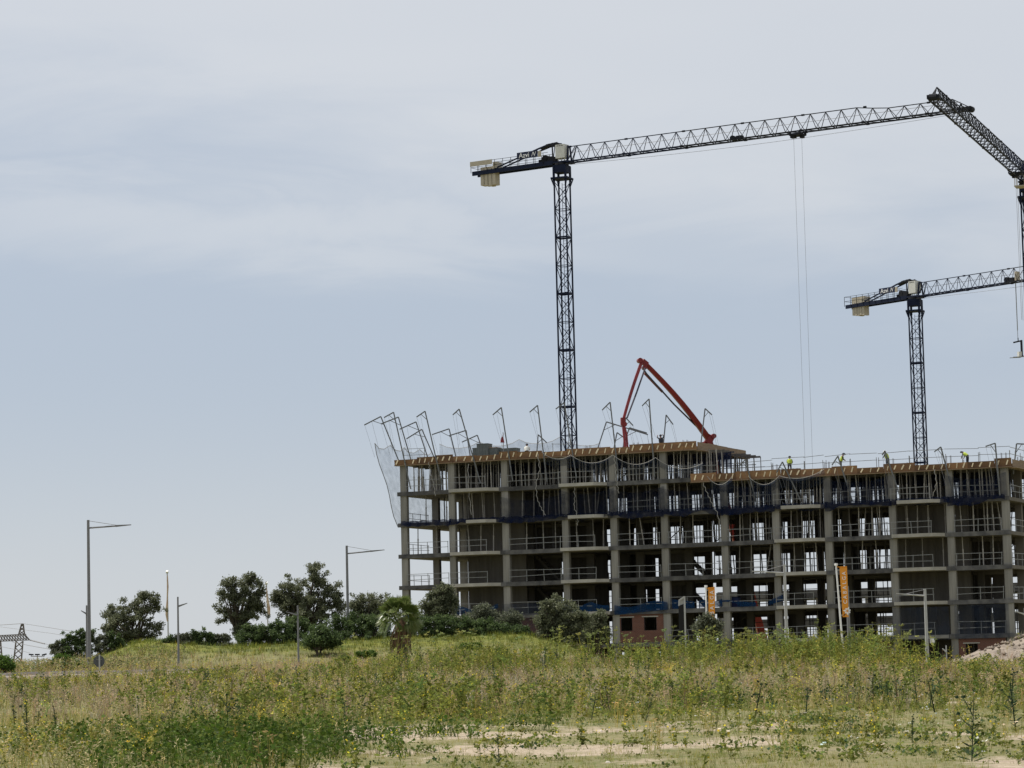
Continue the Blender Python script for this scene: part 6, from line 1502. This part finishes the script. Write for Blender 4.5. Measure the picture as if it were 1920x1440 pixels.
X, d, rg_ = cand(3500, 190, 246, 280)
x, y = pick(X, d, rg_, ((X > 3) * .5))
scatter('site_weeds', 'weeds on the ground before the building', [p_mustard(440 + k, .8, 5, 3, [G1, OLV, TAN], TAN, 3, .06, .03) for k in range(4)], x, y, rg_.uniform(.5, 1.2, len(x)), 281)

# thistles and other single plants that stand out
TC = [(.03, .055, .03), (.045, .075, .04), (.075, .1, .06)]
tm = [np_mesh('thistle', *p_[:2], MT['weed'], {'Col': ('FLOAT_COLOR', np.concatenate([p_[2], np.ones((len(p_[2]), 1))], 1))}) for p_ in (p_thistle(500 + k, .9, 3 + k % 3, TC) for k in range(5))]
spots = [(52, 1398, 1.0, 'dark thistle in the near corner beside the mustard'), (108, 1390, .85, 'second dark thistle from the near corner'), (40, 1335, .9, 'thistle clump before the road'), (12, 1322, 1.0, 'bushy thistle at the field edge below the pylon'), (428, 1375, .95, 'upright thistle inside the dark mallow patch'),
         (460, 1352, .7, 'short thistle at the rim of the dark mallow patch'), (715, 1335, .7, 'thistle before the green mallow strip below the palm'), (978, 1350, .6, 'small thistle by the grey leafed mound'), (936, 1432, .5, 'tiny thistle on the bare sand'), (1585, 1334, .95, 'branching dark thistle with open arms'),
         (1540, 1325, .8, 'dark thistle beside the branching one'), (1558, 1320, .7, 'low thistle between two darker ones'), (1655, 1322, .75, 'thistle with one curved arm'), (1700, 1325, .8, 'thin thistle before the pale lamp'), (1720, 1322, .95, 'forked thistle with raised arms'),
         (1822, 1425, 1.15, 'tallest near thistle standing on its own'), (1593, 1388, .5, 'small thistle in short grass'), (1710, 1392, .55, 'lone small thistle in the clearing'), (1895, 1340, 1.1, 'thick thistle at the field edge below the dirt heap'), (1905, 1372, 1.0, 'low thick thistle at the field edge'),
         (1020, 1270, 1.3, 'tall thistle before the big dark olive tree'), (1045, 1270, 1.35, 'tallest thistle of the green rise'), (1092, 1275, 1.2, 'thistle on the rise before the brick wall'), (1195, 1290, 1.1, 'dark thistle below the brick wall'), (1215, 1292, 1.2, 'second dark thistle below the brick wall'), (770, 1265, 1.35, 'tall thistle before the palm'), (790, 1262, 1.2, 'second tall thistle before the palm'), (750, 1272, 1.1, 'lean thistle before the palm trunk'), (880, 1262, 1.1, 'thistle before the hedge end')]
for k, (px, py, s, lab) in enumerate(spots):
    lo, hi = 38.0, 160.0
    r_ = ray(px, py)
    ts = [(t, abs((CAM + r_ * (t / r_.y)).z - float(ground_z((CAM + r_ * (t / r_.y)).x, t)))) for t in np.arange(40, 128, .5)]
    t = next((t for t, e in ts if (CAM + r_ * (t / r_.y)).z <= float(ground_z((CAM + r_ * (t / r_.y)).x, t)) + .02), min(ts, key=lambda q_: q_[1])[0])
    p = CAM + r_ * (t / r_.y); p.z = float(ground_z(p.x, p.y)) - .02
    o = inst('thistle', tm[k % 5], None, p, (random.gauss(0, .06), random.gauss(0, .06), k * 1.7), (s, s, s)); tag(o, lab, 'thistle', 'thistles in the field')
# loose pale stones on the bare sand
stm = MB().add([(1, 0, 0), (.3, .9, .05), (-.8, .6, 0), (-.9, -.5, .02), (.2, -.9, 0), (.4, .1, .6), (-.4, .05, .5)], [(0, 1, 5), (1, 2, 6, 5), (2, 3, 6), (3, 4, 5, 6), (4, 0, 5), (4, 3, 2, 1, 0)]).mesh('stone', mat('pale_stone', (.5, .46, .4), (.38, .34, .29), 8, .9))
X, d, rg_ = cand(3000, 40, 72, 290)
x, y = pick(X, d, rg_, sand_of(X, d) * .1)
x, y = x[:90], y[:90]
for k in range(len(x)):
    s = rg_.uniform(.015, .05); o = inst('stone', stm, None, (x[k], y[k], float(ground_z(x[k], y[k]))), (0, 0, k * 1.3), (s, s * .9, s)); tag(o, 'small pale stone lying on the bare sand of the near field', 'stone', 'loose stones on the sand')
